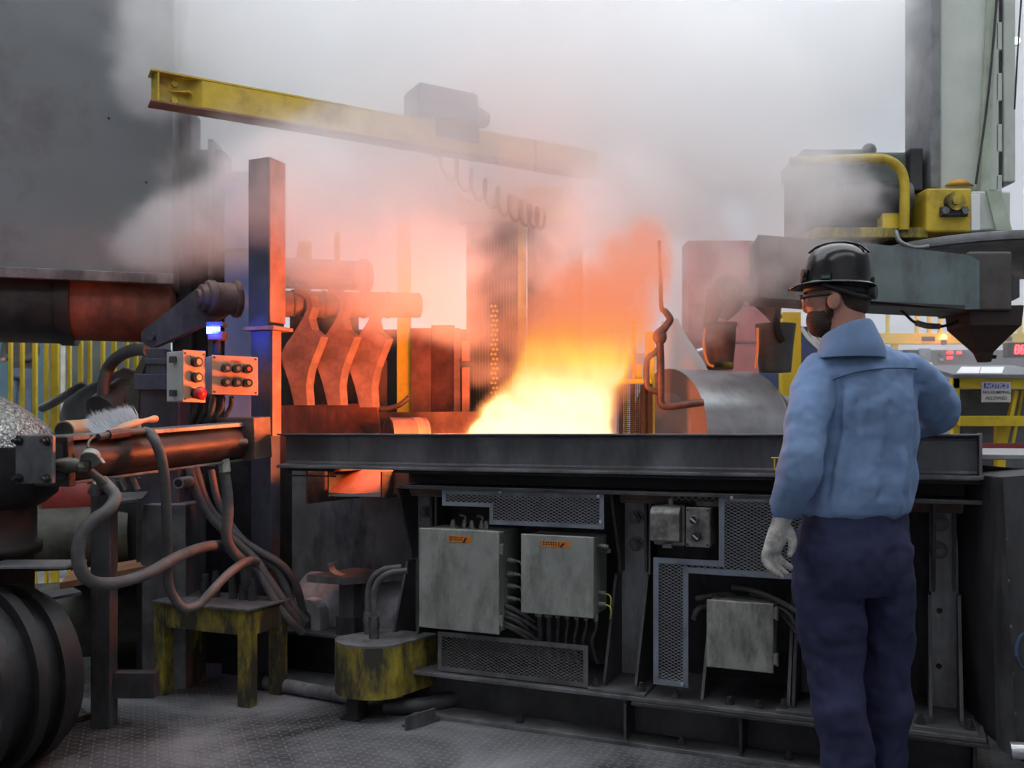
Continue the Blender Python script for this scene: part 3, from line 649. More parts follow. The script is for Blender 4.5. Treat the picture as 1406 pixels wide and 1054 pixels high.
# --- inclined ram with end plate
A_ = P(75, 634, 3.42); Bq = P(338, 606, 4.45)
ra = (Bq-A_).normalized(); rr0 = .082
t = thing('hydraulic_ram', 'long brown hydraulic ram housing reaching from the bolted end plate to the post', 'ram', (A_+V((0, 0, -.12))), kind='thing')
m = MB(); m.cyl(A_, Bq, rr0, n=36); m.build('barrel', RAMM, t, bevel=.004)
zz = V((0, 0, 1)); sd = ra.cross(zz).normalized(); up = sd.cross(ra)
m = MB(); m.bar(A_+up*(rr0+.006), Bq+up*(rr0+.006), .13, .02, up); m.build('top_rail', STEEL2, t, bevel=.003)
m = MB(); m.bar(A_-up*(rr0)+sd*.03, Bq-up*(rr0)+sd*.03, .03, .012, up); m.build('lower_rail', STEEL2, t, bevel=.003)
RM_ = Matrix((( ra.x, -sd.x, up.x, A_.x), (ra.y, -sd.y, up.y, A_.y), (ra.z, -sd.z, up.z, A_.z), (0, 0, 0, 1)))
m = MB(RM_); m.box((-.02, -.09, -.09), (.012, .09, .095)); m.build('collar', RAMM, t, bevel=.004)
m = MB(RM_); m.box(((Bq-A_).length-.09, -.12, -.08), ((Bq-A_).length+.04, .1, .12)); m.build('rear_block', WARMST, t, bevel=.004)
EM = frame(P(50, 630, 3.30), R(-10))
m = MB(EM); m.box((-.078, -.012, -.09), (.072, .012, .088)); ep = m.build('end_plate', STEEL2, t, bevel=.006)
for du in (-.06, .054):
    for dz in (-.07, .066):
        m = MB(EM); hexbolt(m, (du, -.012, dz), (0, -1, 0), .010, .012); m.build('bolt', BLACK, ep)
m = MB(); m.cyl(P(75, 634, 3.36), A_, .07, n=24); m.build('gland', BLACK, t)
# --- wooden-handled wire brush lying on the ram
h0, h1 = P(150, 596, 3.62), P(216, 575, 3.84)
t = thing('wire_brush', 'wooden-handled scrubbing brush with grey bristles lying on the ram', 'brush', P(165, 596, 3.7), kind='thing')
WOOD = mat('worn_wood', (.55, .30, .16), .6, 0, .25, 8, stretch=(1, 1, 6))
hd_ = (h1-h0).normalized(); sdw = V((0, 0, 1)).cross(hd_).normalized()
rings = []
for k, (f_, wz, wy) in enumerate(((0, .010, .02), (.02, .016, .026), (.35, .017, .028), (.55, .016, .026), (.68, .010, .015), (.8, .011, .014), (.92, .016, .018), (.98, .013, .014), (1, .006, .006))):
    c = h0+(h1-h0)*f_+V((0, 0, .012*math.sin(f_*3)))
    rings.append([c+sdw*(wy*math.cos(2*math.pi*i/12))+V((0, 0, wz*math.sin(2*math.pi*i/12))) for i in range(12)])
m = MB(); m.loft(rings); m.build('handle', WOOD, t)
m = MB(); rnd = random.Random(3)
b0 = P(112, 590, 3.72); b1 = P(172, 572, 3.86)
for i in range(2600):
    f_ = rnd.random(); g_ = rnd.random()
    base = h0+(h1-h0)*(f_*.60-.10)+V((-.04*(1-f_), .02, -.004))+V((0, .06*g_, 0))
    tip = base+V((-.075+rnd.gauss(0, .012), .05+rnd.gauss(0, .015), .045+.05*g_+rnd.gauss(0, .009)))
    mid = (base+tip)/2+V((rnd.gauss(0, .004), 0, .008)); e = V((.0013, 0, 0))
    m.add([base-e, base+e, mid+e, mid-e, tip], [(0, 1, 2, 3), (3, 2, 4)])
m.build('bristles', mat('grey_bristles', (.48, .50, .54), .6, 0, .1), t, kind='stuff')
m = MB(); c0 = P(66, 590, 3.95); c1_ = P(122, 582, 4.1)
m.cyl(P(88, 592, 3.85), P(128, 588, 4.1), .045, n=24); t = thing('pipe_stub', 'short tan pipe stub with dark mouth lying behind the brush', 'pipe', P(100, 605, 3.95)); m.build('wall', mat('tan_pipe', (.32, .24, .15), .6), t, bevel=.003)
m = MB(); d = (P(88, 592, 3.85)-P(128, 588, 4.1)).normalized(); m.cyl(P(88, 592, 3.85)+d*.0005, P(88, 592, 3.85)+d*.002, .039, n=24); m.build('mouth', BLACK, t)
# --- lamp head and fittings clamped to the ram
q = P(125, 627, 3.38)
t = thing('swivel_fitting', 'pale round swivel fitting with lever clamped before the ram', 'valve', q+V((0, 0, -.06)), kind='thing')
PALEM = mat('pale_worn_metal', (.42, .41, .38), .45, .4, .2, 12, dirt=(.2, .19, .17), dirt_amt=.4)
DKBR = mat('dark_bronze', (.10, .09, .075), .5, .4, .3, 12)
m = MB(); m.lathe([(.0001, -.02), (.024, -.02), (.032, -.012), (.036, .012), (.036, .02), (.03, .022), (.03, .012), (.0001, .012)], q, (.1, -.8, -.55), n=24); m.build('lens_ring', PALEM, t)
m = MB(); m.lathe([(.0001, 0), (.018, .0), (.024, .02), (.03, .05), (.026, .085), (.018, .10), (.018, .13), (.0001, .13)], P(73, 638, 3.36), (1, .1, -.02), n=18); m.build('grip', DKBR, t)
m = MB(); m.cyl(P(106, 641, 3.36), P(121, 641, 3.38), .022, n=8, smooth=False); m.build('nut', DKBR, t)
m = MB(); m.tube([P(121, 645, 3.38), P(130, 652, 3.4), P(145, 664, 3.42)], .016, n=10); m.build('neck', DKBR, t)
m = MB(); m.bar(P(137, 628, 3.37), P(143, 636, 3.37), .02, .008); m.build('lever', PALEM, t, bevel=.003)
m = MB(); m.tube([P(121, 615, 3.4), P(122, 606, 3.42), P(130, 598, 3.46)], .005, n=8); m.build('wire', DKBR, t)
t = thing('spray_wand', 'reddish brass coupling with black hose end lying along the top of the ram', 'coupling', P(165, 606, 3.6), kind='thing')
m = MB(); m.cyl(P(135, 600, 3.52), P(149, 597, 3.56), .014, n=12); m.build('ferrule', DKBR, t)
m = MB(); m.cyl(P(149, 597, 3.56), P(176, 593, 3.64), .020, n=10, smooth=False); m.build('body', RUSTY, t, bevel=.003)
m = MB(); m.cyl(P(176, 593, 3.64), P(197, 592, 3.7), .015, n=12); m.build('tail', DKBR, t)
# hoses
hose('long dark hose hanging from the ram coupling to the yellow stool', [P(197, 592, 3.72), P(207, 596, 3.72), P(216, 612, 3.70), P(224, 640, 3.72), P(228, 690, 3.76), P(229, 740, 3.84), P(230, 790, 3.9), P(236, 815, 3.92), P(252, 834, 3.95), P(272, 830, 4.0), P(290, 812, 4.05), P(308, 793, 4.12), P(326, 778, 4.2), P(342, 770, 4.3), P(352, 772, 4.38)], .021)
hose('fat hose sweeping from the swivel fitting round the square pillar', [P(140, 660, 3.44), P(152, 672, 3.42), P(158, 684, 3.40), P(148, 700, 3.36), P(126, 716, 3.33), P(112, 735, 3.31), P(107, 762, 3.31), P(114, 788, 3.33), P(132, 800, 3.38), P(165, 799, 3.5), P(205, 786, 3.66), P(240, 766, 3.85), P(275, 752, 4.1), P(300, 748, 4.3), P(312, 752, 4.45)], .024)
t = thing('angled_hose', 'grey hose with elbow coupling dropping from the ram end', 'hose', P(312, 760, 4.3), kind='thing')
m = MB(); m.tube([P(338, 607, 4.32), P(322, 609, 4.28), P(310, 613, 4.26), P(306, 625, 4.26), P(307, 645, 4.26)], .021, n=12); m.build('elbow', DKBR, t)
m = MB(); m.cyl(P(307, 630, 4.255), P(309, 648, 4.255), .027, n=10, smooth=False); m.build('coupling', PALEM, t, bevel=.003)
m = MB(); m.tube([P(308, 648, 4.26), P(312, 675, 4.26), P(313, 705, 4.26), P(311, 735, 4.26), P(318, 755, 4.3), P(332, 770, 4.35), P(338, 790, 4.4), P(340, 815, 4.45)], .026, n=12); m.build('hose_body', HOSE, t)
for i, (pts, r_) in enumerate((
    ([P(260, 640, 4.5), P(272, 680, 4.48), P(292, 712, 4.45), P(318, 738, 4.42), P(350, 768, 4.42), P(372, 800, 4.42), P(400, 840, 4.45), P(412, 858, 4.5)], .022),
    ([P(268, 640, 4.52), P(284, 690, 4.5), P(310, 722, 4.48), P(345, 750, 4.46), P(385, 774, 4.46), P(405, 800, 4.5), P(414, 830, 4.55), P(418, 850, 4.6)], .020),
    ([P(338, 760, 4.5), P(360, 768, 4.48), P(380, 782, 4.48), P(392, 806, 4.5), P(402, 832, 4.52), P(420, 852, 4.56)], .022),
    ([P(330, 765, 4.46), P(352, 780, 4.42), P(370, 812, 4.40), P(392, 845, 4.42), P(415, 868, 4.5)], .020),
    ([P(290, 645, 4.56), P(300, 690, 4.54), P(320, 725, 4.52), P(338, 745, 4.5)], .018))):
    hose(['outer hose', 'uppermost long hose', 'short arching hose', 'lowest hose', 'short straight hose'][i]+' of the bundle falling behind the yellow stool', pts, r_, group='hose bundle behind the stool')
t = thing('cross_pipe', 'short grey pipe stub poking out under the ram', 'pipe', P(255, 668, 4.4)); m = MB(); m.cyl(P(245, 663, 4.3), P(262, 660, 4.5), .026, n=16); m.build('wall', PALEM, t, bevel=.003)
m = MB(); m.cyl(P(244.6, 663.2, 4.297), P(244.8, 663.1, 4.299), .019, n=16); m.build('bore', BLACK, t)
# rods beneath the ram
for i, x in enumerate((150, 162, 178)):
    m = MB(); m.cyl(P(x, 646, 3.85), P(x+11, 672, 3.85), .012, n=10); m.build('rod', PALEM, label=['left', 'middle', 'right'][i]+' one of three pale rods hanging under the ram', cat='rod', group='rods under the ram', kind='thing')
# square pillar
t = thing('square_pillar', 'slim square steel pillar standing beside the black drum', 'pillar', P(138, 925, 3.95), kind='thing')
zf = 0; a, b_ = P(124, 700, 3.9), P(151, 664, 3.9)
m = MB(); m.box((a.x, 3.9, .0), (b_.x, 3.98, b_.z)); m.build('shaft', STEEL, t, bevel=.004)
m = MB(); m.box((a.x-.01, 3.89, b_.z), (b_.x+.01, 3.99, b_.z+.012)); m.build('cap', STEEL, t, bevel=.002)
m = MB(); m.cyl(P(130, 676, 3.88), P(134, 662, 3.86), .03, .02, n=14); m.build('socket', STEEL2, t)
m = MB(); m.box((b_.x, 3.93, .12), (P(212, 900, 3.93).x, 3.99, .23)); m.build('floor_channel', STEEL, t, bevel=.003)
# shelf plate under the ram, and ledge boards
t = thing('tray_shelf', 'grimy tray and ledges under the ram behind the pillar', 'shelf', P(190, 740, 4.4), kind='thing')
m = MB(); m.prism([P(150, 690, 4.2), P(195, 684, 4.2), P(205, 674, 4.5), P(165, 676, 4.5)], (0, 0, -.012)); m.build('tray', STEEL2, t)
boxY(t, 'ledge', 187, 260, 655, 668, 4.75, .3, STEEL); boxY(t, 'lower_ledge', 195, 255, 693, 704, 4.5, .3, STEEL2); boxY(t, 'backing', 150, 400, 640, 800, 5.0, .02, BLACK)
# dome-topped vessel at far left
t = thing('dome_vessel', 'black vessel with glittering dome top at the far left edge', 'vessel', P(-60, 800, 3.2), kind='thing')
GLIT = mat('glittering_scale', (.12, .13, .12), .3, .5, .6, 40, dirt=(.55, .6, .55), dirt_amt=.42, dirt_scale=70, bump=.8, bscale=120)
c = P(-50, 640, 3.75); c.z = 0
z_ = lambda y: P(0, y, 3.45).z
m = MB(); m.lathe([(.0001, z_(530)), (.12, z_(536)), (.22, z_(556)), (.31, z_(582)), (.355, z_(606)), (.36, z_(615))], c, n=48); m.build('dome', GLIT, t)
m = MB(); m.lathe([(.36, z_(615)), (.362, z_(660)), (.35, z_(685)), (.30, z_(700)), (.27, z_(706))], c, n=48); m.build('shell', BLACK, t)
m = MB(); m.lathe([(.27, z_(706)), (.27, z_(760)), (.29, z_(760)), (.29, z_(775)), (.26, z_(775)), (.26, .3)], c, n=40); m.build('neck', BLACK, t)
m = MB(); q = P(60, 778, 3.4); m.box((q.x-.25, 3.42, q.z-.012), (q.x+.07, 3.6, q.z)); m.build('step', STEEL2, t, bevel=.003)
# green-grey big pipe lying behind
t = thing('grimy_pipe', 'fat grey-green pipe lying low behind the pillar', 'pipe', P(150, 900, 4.6), kind='thing')
GG = mat('grimy_green', (.085, .09, .07), .65, .1, .4, 6, dirt=(.03, .03, .028), dirt_amt=.4)
m = MB(); m.cyl(P(0, 858, 4.7), P(262, 838, 5.0), .20, n=36); m.build('wall', GG, t)
m = MB(); m.cyl(P(-20, 745, 4.9), P(180, 735, 5.1), .17, n=32); m.build('grimy_tank', GG, label='dark green-grey tank behind the vessel neck and the pillar', cat='tank', kind='thing')
m = MB(); m.lathe([(.02, 0), (.17, 0), (.17, .05), (.02, .05)], P(103, 690, 5.3), (.2, -1, .1), n=32); m.build('flywheel_rim', mat('dark_red_paint', (.22, .02, .015), .5), label='dark red wheel glimpsed under the ram', cat='wheel', kind='thing')
WOODB = mat('reddish_timber', (.30, .15, .08), .7, 0, .35, 5)  # reddish brown timber tone with random variation
m = MB(); m.prism([P(82, 800, 4.35), P(205, 776, 4.5), P(200, 766, 4.9), P(100, 782, 4.9)], (0, 0, -.03)); m.build('timber_board', WOODB, label='reddish timber board lying on the grimy pipe', cat='board', kind='thing')
# flanged drum with three discs at bottom left
t = thing('flanged_drum', 'black drum with three stepped flange discs at the bottom corner', 'drum', P(30, 935, 3.9), kind='thing')
axd = V((.50, .866, 0)); c = P(-72, 945, 3.35)
for i, (o_, r_) in enumerate(((0, .35), (.13, .355), (.24, .345))):
    cc = c+axd*o_
    m = MB(); m.cyl(cc, cc+axd*.045, r_, n=64); m.build('flange_disc', BLACK, t, bevel=.008)
m = MB(); m.cyl(c+axd*.05, c+axd*.34, .31, n=48); m.build('core', BLACK, t)
m = MB(); m.prism([P(42, 818, 3.75), P(100, 806, 3.75), P(112, 812, 3.6), P(50, 824, 3.6)], (0, 0, -.012)); m.build('clip_plate', STEEL2, t)
# --- yellow stool (box guard on legs)
a = FP(225, 953); b_ = FP(334, 971)
ua, ub = (FM.inverted() @ FP(212, 953)).x, (FM.inverted() @ FP(345, 971)).x
v0 = (FM.inverted() @ FP(334, 971)).y
zt_ = .445
t = thing('yellow_stool', 'grimy yellow steel step stool with chequer top before the hose bundle', 'stool', W((ua+ub)/2, v0+.1, 0), kind='thing')
CHQ = mat('chequer_top', (.17, .17, .18), .5, .3, .4, 14, bump=.6, bscale=110)
m = MB(FM); m.box((ua-.01, v0-.015, zt_), (ub+.01, v0+.30, zt_+.012)); m.build('top_plate', CHQ, t, bevel=.003)
m = MB(FM); m.box((ua, v0, zt_-.115), (ub, v0+.01, zt_-.0005)); m.build('apron', YELDIRTY, t, bevel=.002)
m = MB(FM); m.box((ub-.01, v0+.011, zt_-.115), (ub, v0+.285, zt_-.0005)); m.build('apron', YELDIRTY, t, bevel=.002)
m = MB(FM); m.box((ua, v0+.011, zt_-.115), (ua+.01, v0+.285, zt_-.0005)); m.build('apron', YELDIRTY, t, bevel=.002)
for x, mt in ((ua, YELDIRTY), (ub-.062, YELDIRTY)):
    for y in (v0-.004, v0+.22):
        m = MB(FM); m.box((x-.002, y, .0), (x+.064, y+.012, zt_-.001)); m.box((x+.052, y+.012, 0), (x+.064, y+.06, zt_-.001)); m.build('leg', mt, t, bevel=.002)
for i, (x, y) in enumerate(((286, 815), (300, 812), (338, 812), (324, 800), (350, 806))):
    q = B(x, y+8, v0+.2); m = MB(FM); hh = .07+.02*(i % 2)
    m.cyl((q.x, v0+.18, zt_+.012), (q.x, v0+.18, zt_+.012+hh), .022, n=8, smooth=False); m.cyl((q.x, v0+.18, zt_+.012+hh), (q.x, v0+.18, zt_+.05+hh), .016, n=12)
    m.build('hose_fitting', STEEL, label=['first', 'second', 'fifth', 'third', 'fourth'][i]+' dark hose fitting counted along the stool top', cat='fitting', group='fittings on the stool', kind='thing')
# --- yellow tank
q = FP(480, 990); uv = FM.inverted() @ q
t = thing('yellow_tank', 'grimy yellow round-fronted tank on a foot beside the bench', 'tank', W(uv.x, uv.y+.05, 0), kind='thing')
prof = [B(445, 900, uv.y), B(548, 900, uv.y)]; xa, xb = prof[0].x, prof[1].x-.02; rr = (xb-xa)/2
poly = []
for k in range(25):
    an = math.pi+math.pi*k/24; poly.append((xa+rr*.78+rr*.78*math.cos(an)*1.0, uv.y+.14+.15*math.sin(an)))
poly = [(xa+(xb-xa-.03)*(.5+.5*math.cos(math.pi+math.pi*k/24)), uv.y+.12+.14*math.sin(math.pi+math.pi*k/24)) for k in range(25)]
poly += [(xb+.02, uv.y+.34), (xa+.1, uv.y+.34)]
m = MB(FM); m.prism([(x, y, .105) for x, y in poly], (0, 0, .225)); m.build('shell', YELDIRTY, t, bevel=.003)
m = MB(FM); m.prism([(x, y, .3305) for x, y in poly], (0, 0, .008)); m.build('lid', CHQ, t)
m = MB(FM); m.box((uv.x-.03, uv.y+.02, 0), (uv.x+.03, uv.y+.10, .105)); m.build('foot', BLACK, t, bevel=.003)
m = MB(FM); m.box((uv.x-.05, uv.y, 0.001), (uv.x+.04, uv.y+.12, .012)); m.build('foot_plate', BLACK, t)
for i, (x, y) in enumerate(((508, 885), (518, 888))):
    q = B(x, y, uv.y+.2); m = MB(FM)
    zt3 = .339; uu = q.x-.02+.04*i; vv = uv.y+.22-.08*i
    m.cyl((uu, vv, zt3), (uu, vv, zt3+.05), .022, n=12); m.cyl((uu, vv, zt3+.05), (uu, vv, zt3+.075), .027, n=6, smooth=False); m.cyl((uu, vv, zt3+.075), (uu, vv, zt3+.10), .024, n=6, smooth=False)
    fo = m.build('pipe_fitting', STEEL2, t, bevel=.002)
    m = MB(FM); m.tube([(uu, vv, zt3+.1), (uu, vv, zt3+.2), (uu+.02, vv+.01, zt3+.26), (uu+.07, vv+.03, zt3+.295), (uu+.14, vv+.06, zt3+.305)], .015, n=10); m.build('riser_hose', HOSE, fo)
# --- bracket shelf on post
t = thing('bracket_shelf', 'flat steel bracket shelf on a square post behind the yellow tank', 'shelf', P(482, 895, 4.55), kind='thing')
q = B(437, 790, .28); q2 = B(545, 785, .28)
m = MB(FM); m.prism([(q.x, .18, q.z-.018), (q.x+.22, .18, q.z-.018), (q2.x+.02, .48, q.z-.018), (q.x+.08, .48, q.z-.018)], (0, 0, .036)); m.build('shelf_plate', STEEL2, t, bevel=.003)
qa, qb = B(468, 840, .3), B(488, 840, .3)
m = MB(FM); m.box((qa.x, .28, .12), (qb.x, .36, q.z-.019)); m.build('post', STEEL2, t, bevel=.003)
m = MB(FM); m.box((qa.x-.012, .27, .12), (qb.x+.012, .37, .34)); m.build('sleeve', STEEL, t, bevel=.003)
t = thing('metal_clip', 'curled pale metal clip lying on the bracket shelf', 'clip', W(B(460, 785, .25).x, .25, q.z+.018)); 
m = MB(FM); c = B(460, 785, .25); z = q.z+.018
pr = [(0.05, .0), (.02, .003), (-.01, .02), (-.024, .045), (-.02, .056), (.0, .06)]
for i in range(len(pr)-1):
    m.prism([(c.x+pr[i][0], .22, z+pr[i][1]), (c.x+pr[i+1][0], .22, z+pr[i+1][1]), (c.x+pr[i+1][0], .22, z+pr[i+1][1]+.004), (c.x+pr[i][0], .22, z+pr[i][1]+.004)], (0, .05, 0))
m.build('strip', SILVER, t)
# --- bearing housing on base plate
t = thing('bearing_housing', 'dusty rounded bearing housing behind the yellow tank', 'housing', W(U(470, .5), .5, .18), kind='thing')
DUST = mat('dusty_cast_iron', (.42, .42, .45), .75, .05, .35, 5, dirt=(.24, .24, .26), dirt_amt=.4)
h0 = B(412, 895, .36); z0 = .245
uA, uB = U(403, .40), U(550, .40); 
m = MB(FM); 
def arch(u, v, w_, hgt, k=16): return [(u, v-w_, z0)]+[(u, v-w_*math.cos(math.pi*i/k), z0+hgt-w_+w_*math.sin(math.pi*i/k)) for i in range(k+1)]+[(u, v+w_, z0)]
m.prism(arch(uA, .56, .15, .26), (uB-uA, 0, 0), True); m.build('body', DUST, t, bevel=.01)
q = B(422, 897, .34); m = MB(FM)
pts = [(q.x-.085, .33, z0), (q.x-.085, .33, z0+.07)]+[(q.x-.085*math.cos(math.pi*i/12), .33, z0+.07+.085*math.sin(math.pi*i/12)) for i in range(1, 12)]+[(q.x+.085, .33, z0+.07), (q.x+.085, .33, z0), (q.x+.03, .33, z0), (q.x+.03, .33, z0+.06)]+[(q.x+.03*math.cos(math.pi*i/8), .33, z0+.06+.03*math.sin(math.pi*i/8)) for i in range(1, 8)]+[(q.x-.03, .33, z0+.06), (q.x-.03, .33, z0)]
m.prism(pts, (0, .09, 0)); m.build('foot_arch', DUST, t, bevel=.003)
m = MB(FM); m.box((U(352, .3), .26, z0-.016), (uB+.1, .78, z0)); m.build('base_plate', STEEL2, t, bevel=.003)
m = MB(FM); m.box((U(360, .3), .42, 0), (uB+.05, .46, z0-.017)); m.build('skirt', BLACK, t)
# floor pipes
t = thing('floor_pipe', 'dusty pipe with collar along the floor between stool and yellow tank', 'pipe', FP(410, 968), kind='thing')
p_a, p_b = FP(352, 955), FP(475, 978); p_a.z = p_b.z = .035; p_a.y += .12; p_b.y += .12
m = MB(); m.cyl(p_a, p_b, .033, n=18); m.build('wall', GREYP, t)
m = MB(); d = (p_b-p_a).normalized(); m.cyl(p_a-d*.05, p_a+d*.02, .043, n=14); m.build('collar', BLACK, t, bevel=.004)
hose('fat black hose lying on the floor under the bench base', [FP(525, 985)+V((0, .05, .035)), FP(560, 985)+V((0, .05, .035)), FP(600, 984)+V((.02, .08, .045)), FP(640, 980)+V((.03, .12, .08)), FP(668, 976)+V((.04, .16, .11))], .036, RUBBER)
m = MB(); q = FP(557, 1003); q2 = FP(597, 990)
m.bar(q+V((0, 0, .03)), q2+V((0, 0, .03)), .012, .058); m.bar(q+V((0, .03, .006)), q2+V((0, .03, .006)), .06, .008); m.build('angle_iron', STEEL2, label='offcut of angle iron lying on the floor before the bench', cat='angle iron', kind='thing')
t = thing('steel_strip', 'thin dark steel strip along the floor plate edge at bottom left', 'strip', FP(60, 1000)); m = MB(); m.bar(FP(-20, 1022)+V((0, 0, .02)), FP(126, 987)+V((0, 0, .02)), .02, .012); m.build('bar', BLACK, t)
# ================================================================== behind the rail
FIREST = mat('scaled_red_steel', (.21, .12, .105), .6, .1, .35, 9, dirt=(.10, .06, .055), dirt_amt=.4)
# claw shaft and claws
Y = 5.0
t = thing('claw_shaft', 'rust-red round shaft carrying the hooked arms right of the post', 'shaft', P(460, 435, Y), kind='thing')
a, b_ = P(380, 417, Y), P(575, 419, Y+.35)
m = MB(); m.cyl(a, b_, .073, n=28); m.build('shaft', FIREST, t)
for x in (400, 440, 494, 528):
    f_ = (x-380)/195; c = a+(b_-a)*f_; d = (b_-a).normalized(); m = MB(); m.cyl(c, c+d*.014, .079, n=28); m.build('ring', WARMST, t)
for i, (dx, dy, Yk) in enumerate(((0, 0, 4.98), (46, 0, 5.06), (90, 3, 5.14))):
    def Q(x, y): return P(x+dx, y+dy, Yk)
    front = [(403, 396), (414, 397), (424, 404), (429, 416), (427, 430), (418, 446), (408, 462), (407, 466)]
    inner = front
    poly = [(402, 396), (413, 396), (423, 402), (429, 413), (429, 424), (423, 438), (412, 455), (428, 480), (426, 500), (421, 520), (419, 540), (421, 557), (404, 557), (398, 530), (391, 505), (385, 490), (388, 478), (399, 462), (409, 446), (416, 432), (418, 420), (414, 410), (405, 403)]
    poly = [(402, 395), (412, 395), (421, 400), (428, 409), (430, 420), (426, 433), (418, 446), (431, 470)] if 0 else \
           [(404, 396), (414, 396), (423, 401), (429, 411), (429, 423), (423, 437), (431, 470), (427, 486), (422, 506), (420, 530), (422, 556), (404, 556), (397, 525), (390, 500), (384, 487), (392, 472), (405, 455), (413, 441), (419, 427), (419, 415), (414, 407), (404, 403)]
    # broad curved blade: hooks over the shaft, bulges right, tapers to a foot
    L_ = [(404, 402), (413, 404), (420, 412), (421, 424), (415, 438), (403, 457), (392, 473), (385, 487), (389, 502), (397, 526), (404, 556)]
    R_ = [(404, 396), (416, 397), (426, 406), (429, 420), (425, 434), (438, 452), (437, 470), (430, 484), (423, 505), (420, 530), (422, 556)]
    R_ = [(404, 396), (416, 397), (426, 406), (429, 421), (424, 437), (428, 452), (441, 462), (432, 485), (424, 506), (420, 530), (422, 556)]
    m = MB(); e = V((.035, .03, 0))
    for k in range(len(L_)-1):
        m.prism([Q(*L_[k]), Q(*R_[k]), Q(*R_[k+1]), Q(*L_[k+1])], e)
    bmx = m.build('hooked_arm', FIREST, label=['first hooked steel arm, next to the post', 'middle one of the three hooked steel arms', 'third hooked steel arm, farthest from the post'][i], cat='arm', group='hooked arms on the shaft', kind='thing')
# grey roll behind
t = thing('grey_roll', 'smooth grey roll with bright top edge behind the claw shaft', 'roll', P(430, 398, 6.2), kind='thing')
m = MB(); m.cyl(P(380, 374, 6.2), P(497, 379, 6.5), .105, n=32); m.build('roll_body', mat('grey_roll_steel', (.30, .31, .32), .3, .5, .1), t)
m = MB(); m.cyl(P(497, 379, 6.5), P(503, 379, 6.52), .12, n=32); m.build('end_flange', STEEL, t)
boxt = lambda nm, lb, ct, x0, x1, y0, y1, Y, dep, mt, **k: (lambda t: (boxY(t, 'body', x0, x1, y0, y1, Y, dep, mt), t)[1])(thing(nm, lb, ct, (P((x0+x1)/2, y1, Y)), kind='thing', **k))
boxt('yellow_bracket', 'small yellow bracket above the grey roll', 'bracket', 408, 424, 330, 640, 6.9, .1, YEL)
boxt('yellow_stanchion', 'thin yellow stanchion above the grey roll', 'post', 459, 466, 318, 640, 6.9, .05, YEL)
boxt('backdrop_body', 'added dark furnace body in the gloom behind the hooked arms', 'backdrop', 340, 640, 452, 640, 7.3, .6, mat('backdrop_black', (.035, .025, .024), .8, .1, .5, 3))  # added dark block backing the black gap behind the arms
m = MB(); q = P(420, 398, 6.3); m.box((q.x-.1, 6.25, 0), (q.x+.35, 6.4, q.z-.02)); m.build('roll_stand', BLACK, label='black stand under the smooth grey roll', cat='stand', kind='thing')
# log in trough
t = thing('billet', 'short round billet with a pale band lying in the trough left of the fire', 'billet', W(B(540, 594, .75).x, .75, 1.19), kind='thing')
c = P(533, 594, 5.02); d = V((.86, .5, 0)).normalized()
m = MB(); m.cyl(c, c+d*.22, .085, n=32); m.build('body', FIREST, t, bevel=.004)
m = MB(); m.cyl(c+d*.14, c+d*.19, .088, n=32); m.build('band', FIRETONE, t)
m = MB(); m.cyl(c-d*.002, c, .07, n=32); m.build('core', mat('charred_core', (.06, .03, .025), .8, 0, .5, 60, bump=.6, bscale=80), t)
# second billet at the fire edge
m = MB(); c = P(655, 602, 4.9); m.cyl(c, c+d*.5, .10, n=32); m.build('billet', FIREST, label='dark billet whose rounded side shows at the left edge of the fire', cat='billet', kind='thing', bevel=.004)
# standing plates and posts
def up(nm, lb, ct, x0, x1, yt, Y, dep, mt, zb=.5, **k):
    a, b_ = P(x0, yt, Y), P(x1, yt, Y); m = MB(); m.box((a.x, Y, zb), (b_.x, Y+dep, a.z)); return m.build(nm, mt, label=lb, cat=ct, kind='thing', bevel=.003, **k)
up('yellow_post', 'yellow square post standing behind the trough, left of the rusty plates', 'post', 545, 562, 300, 6.35, .08, YEL, 0)
up('rust_plate', 'tall rust-red plate beside the yellow post, catching the fire glow', 'plate', 564, 592, 450, 6.2, .05, RUSTY, 0)
up('rust_plate', 'broad dark rusty plate left of the pale guide rail', 'plate', 592, 624, 446, 6.3, .05, mat('dark_rust', (.13, .05, .04), .7, .1, .5, 10), 0)
up('guide_rail', 'brown upright guide rail between rusty plate and pale strip', 'rail', 623, 632, 450, 5.9, .06, FIREST, 0)
up('guide_strip', 'pale pink upright strip with a dark clip left of the fire', 'strip', 634, 645, 468, 5.85, .03, FIRETONE, 0)
boxt('strip_clip', 'dark clip on the pale upright strip', 'clip', 632, 647, 496, 504, 5.825, .03, BLACK)
up('brown_post', 'narrow brown post behind the third hooked arm', 'post', 511, 517, 492, 5.9, .06, RUSTY, 0)
up('brown_sheet', 'brown sheet behind the hooked arms', 'sheet', 518, 531, 494, 6.0, .03, mat('brown_panel', (.12, .06, .05), .7), 0)
m = MB(); m.prism([P(470, 505, 7.25), P(474, 490, 7.25), P(479, 507, 7.25)], (0, .055, .0)); m.build('bright_bracket', SILVER, label='bright triangular bracket between the hooked arms', cat='bracket', kind='thing')
hose('brown hose bending past the yellow post into the trough', [P(562, 545, 5.6), P(548, 556, 5.6), P(530, 561, 5.6), P(512, 563, 5.6), P(505, 590, 5.62), P(503, 700, 5.65), P(503, 897, 5.7)], .016, WARMST)
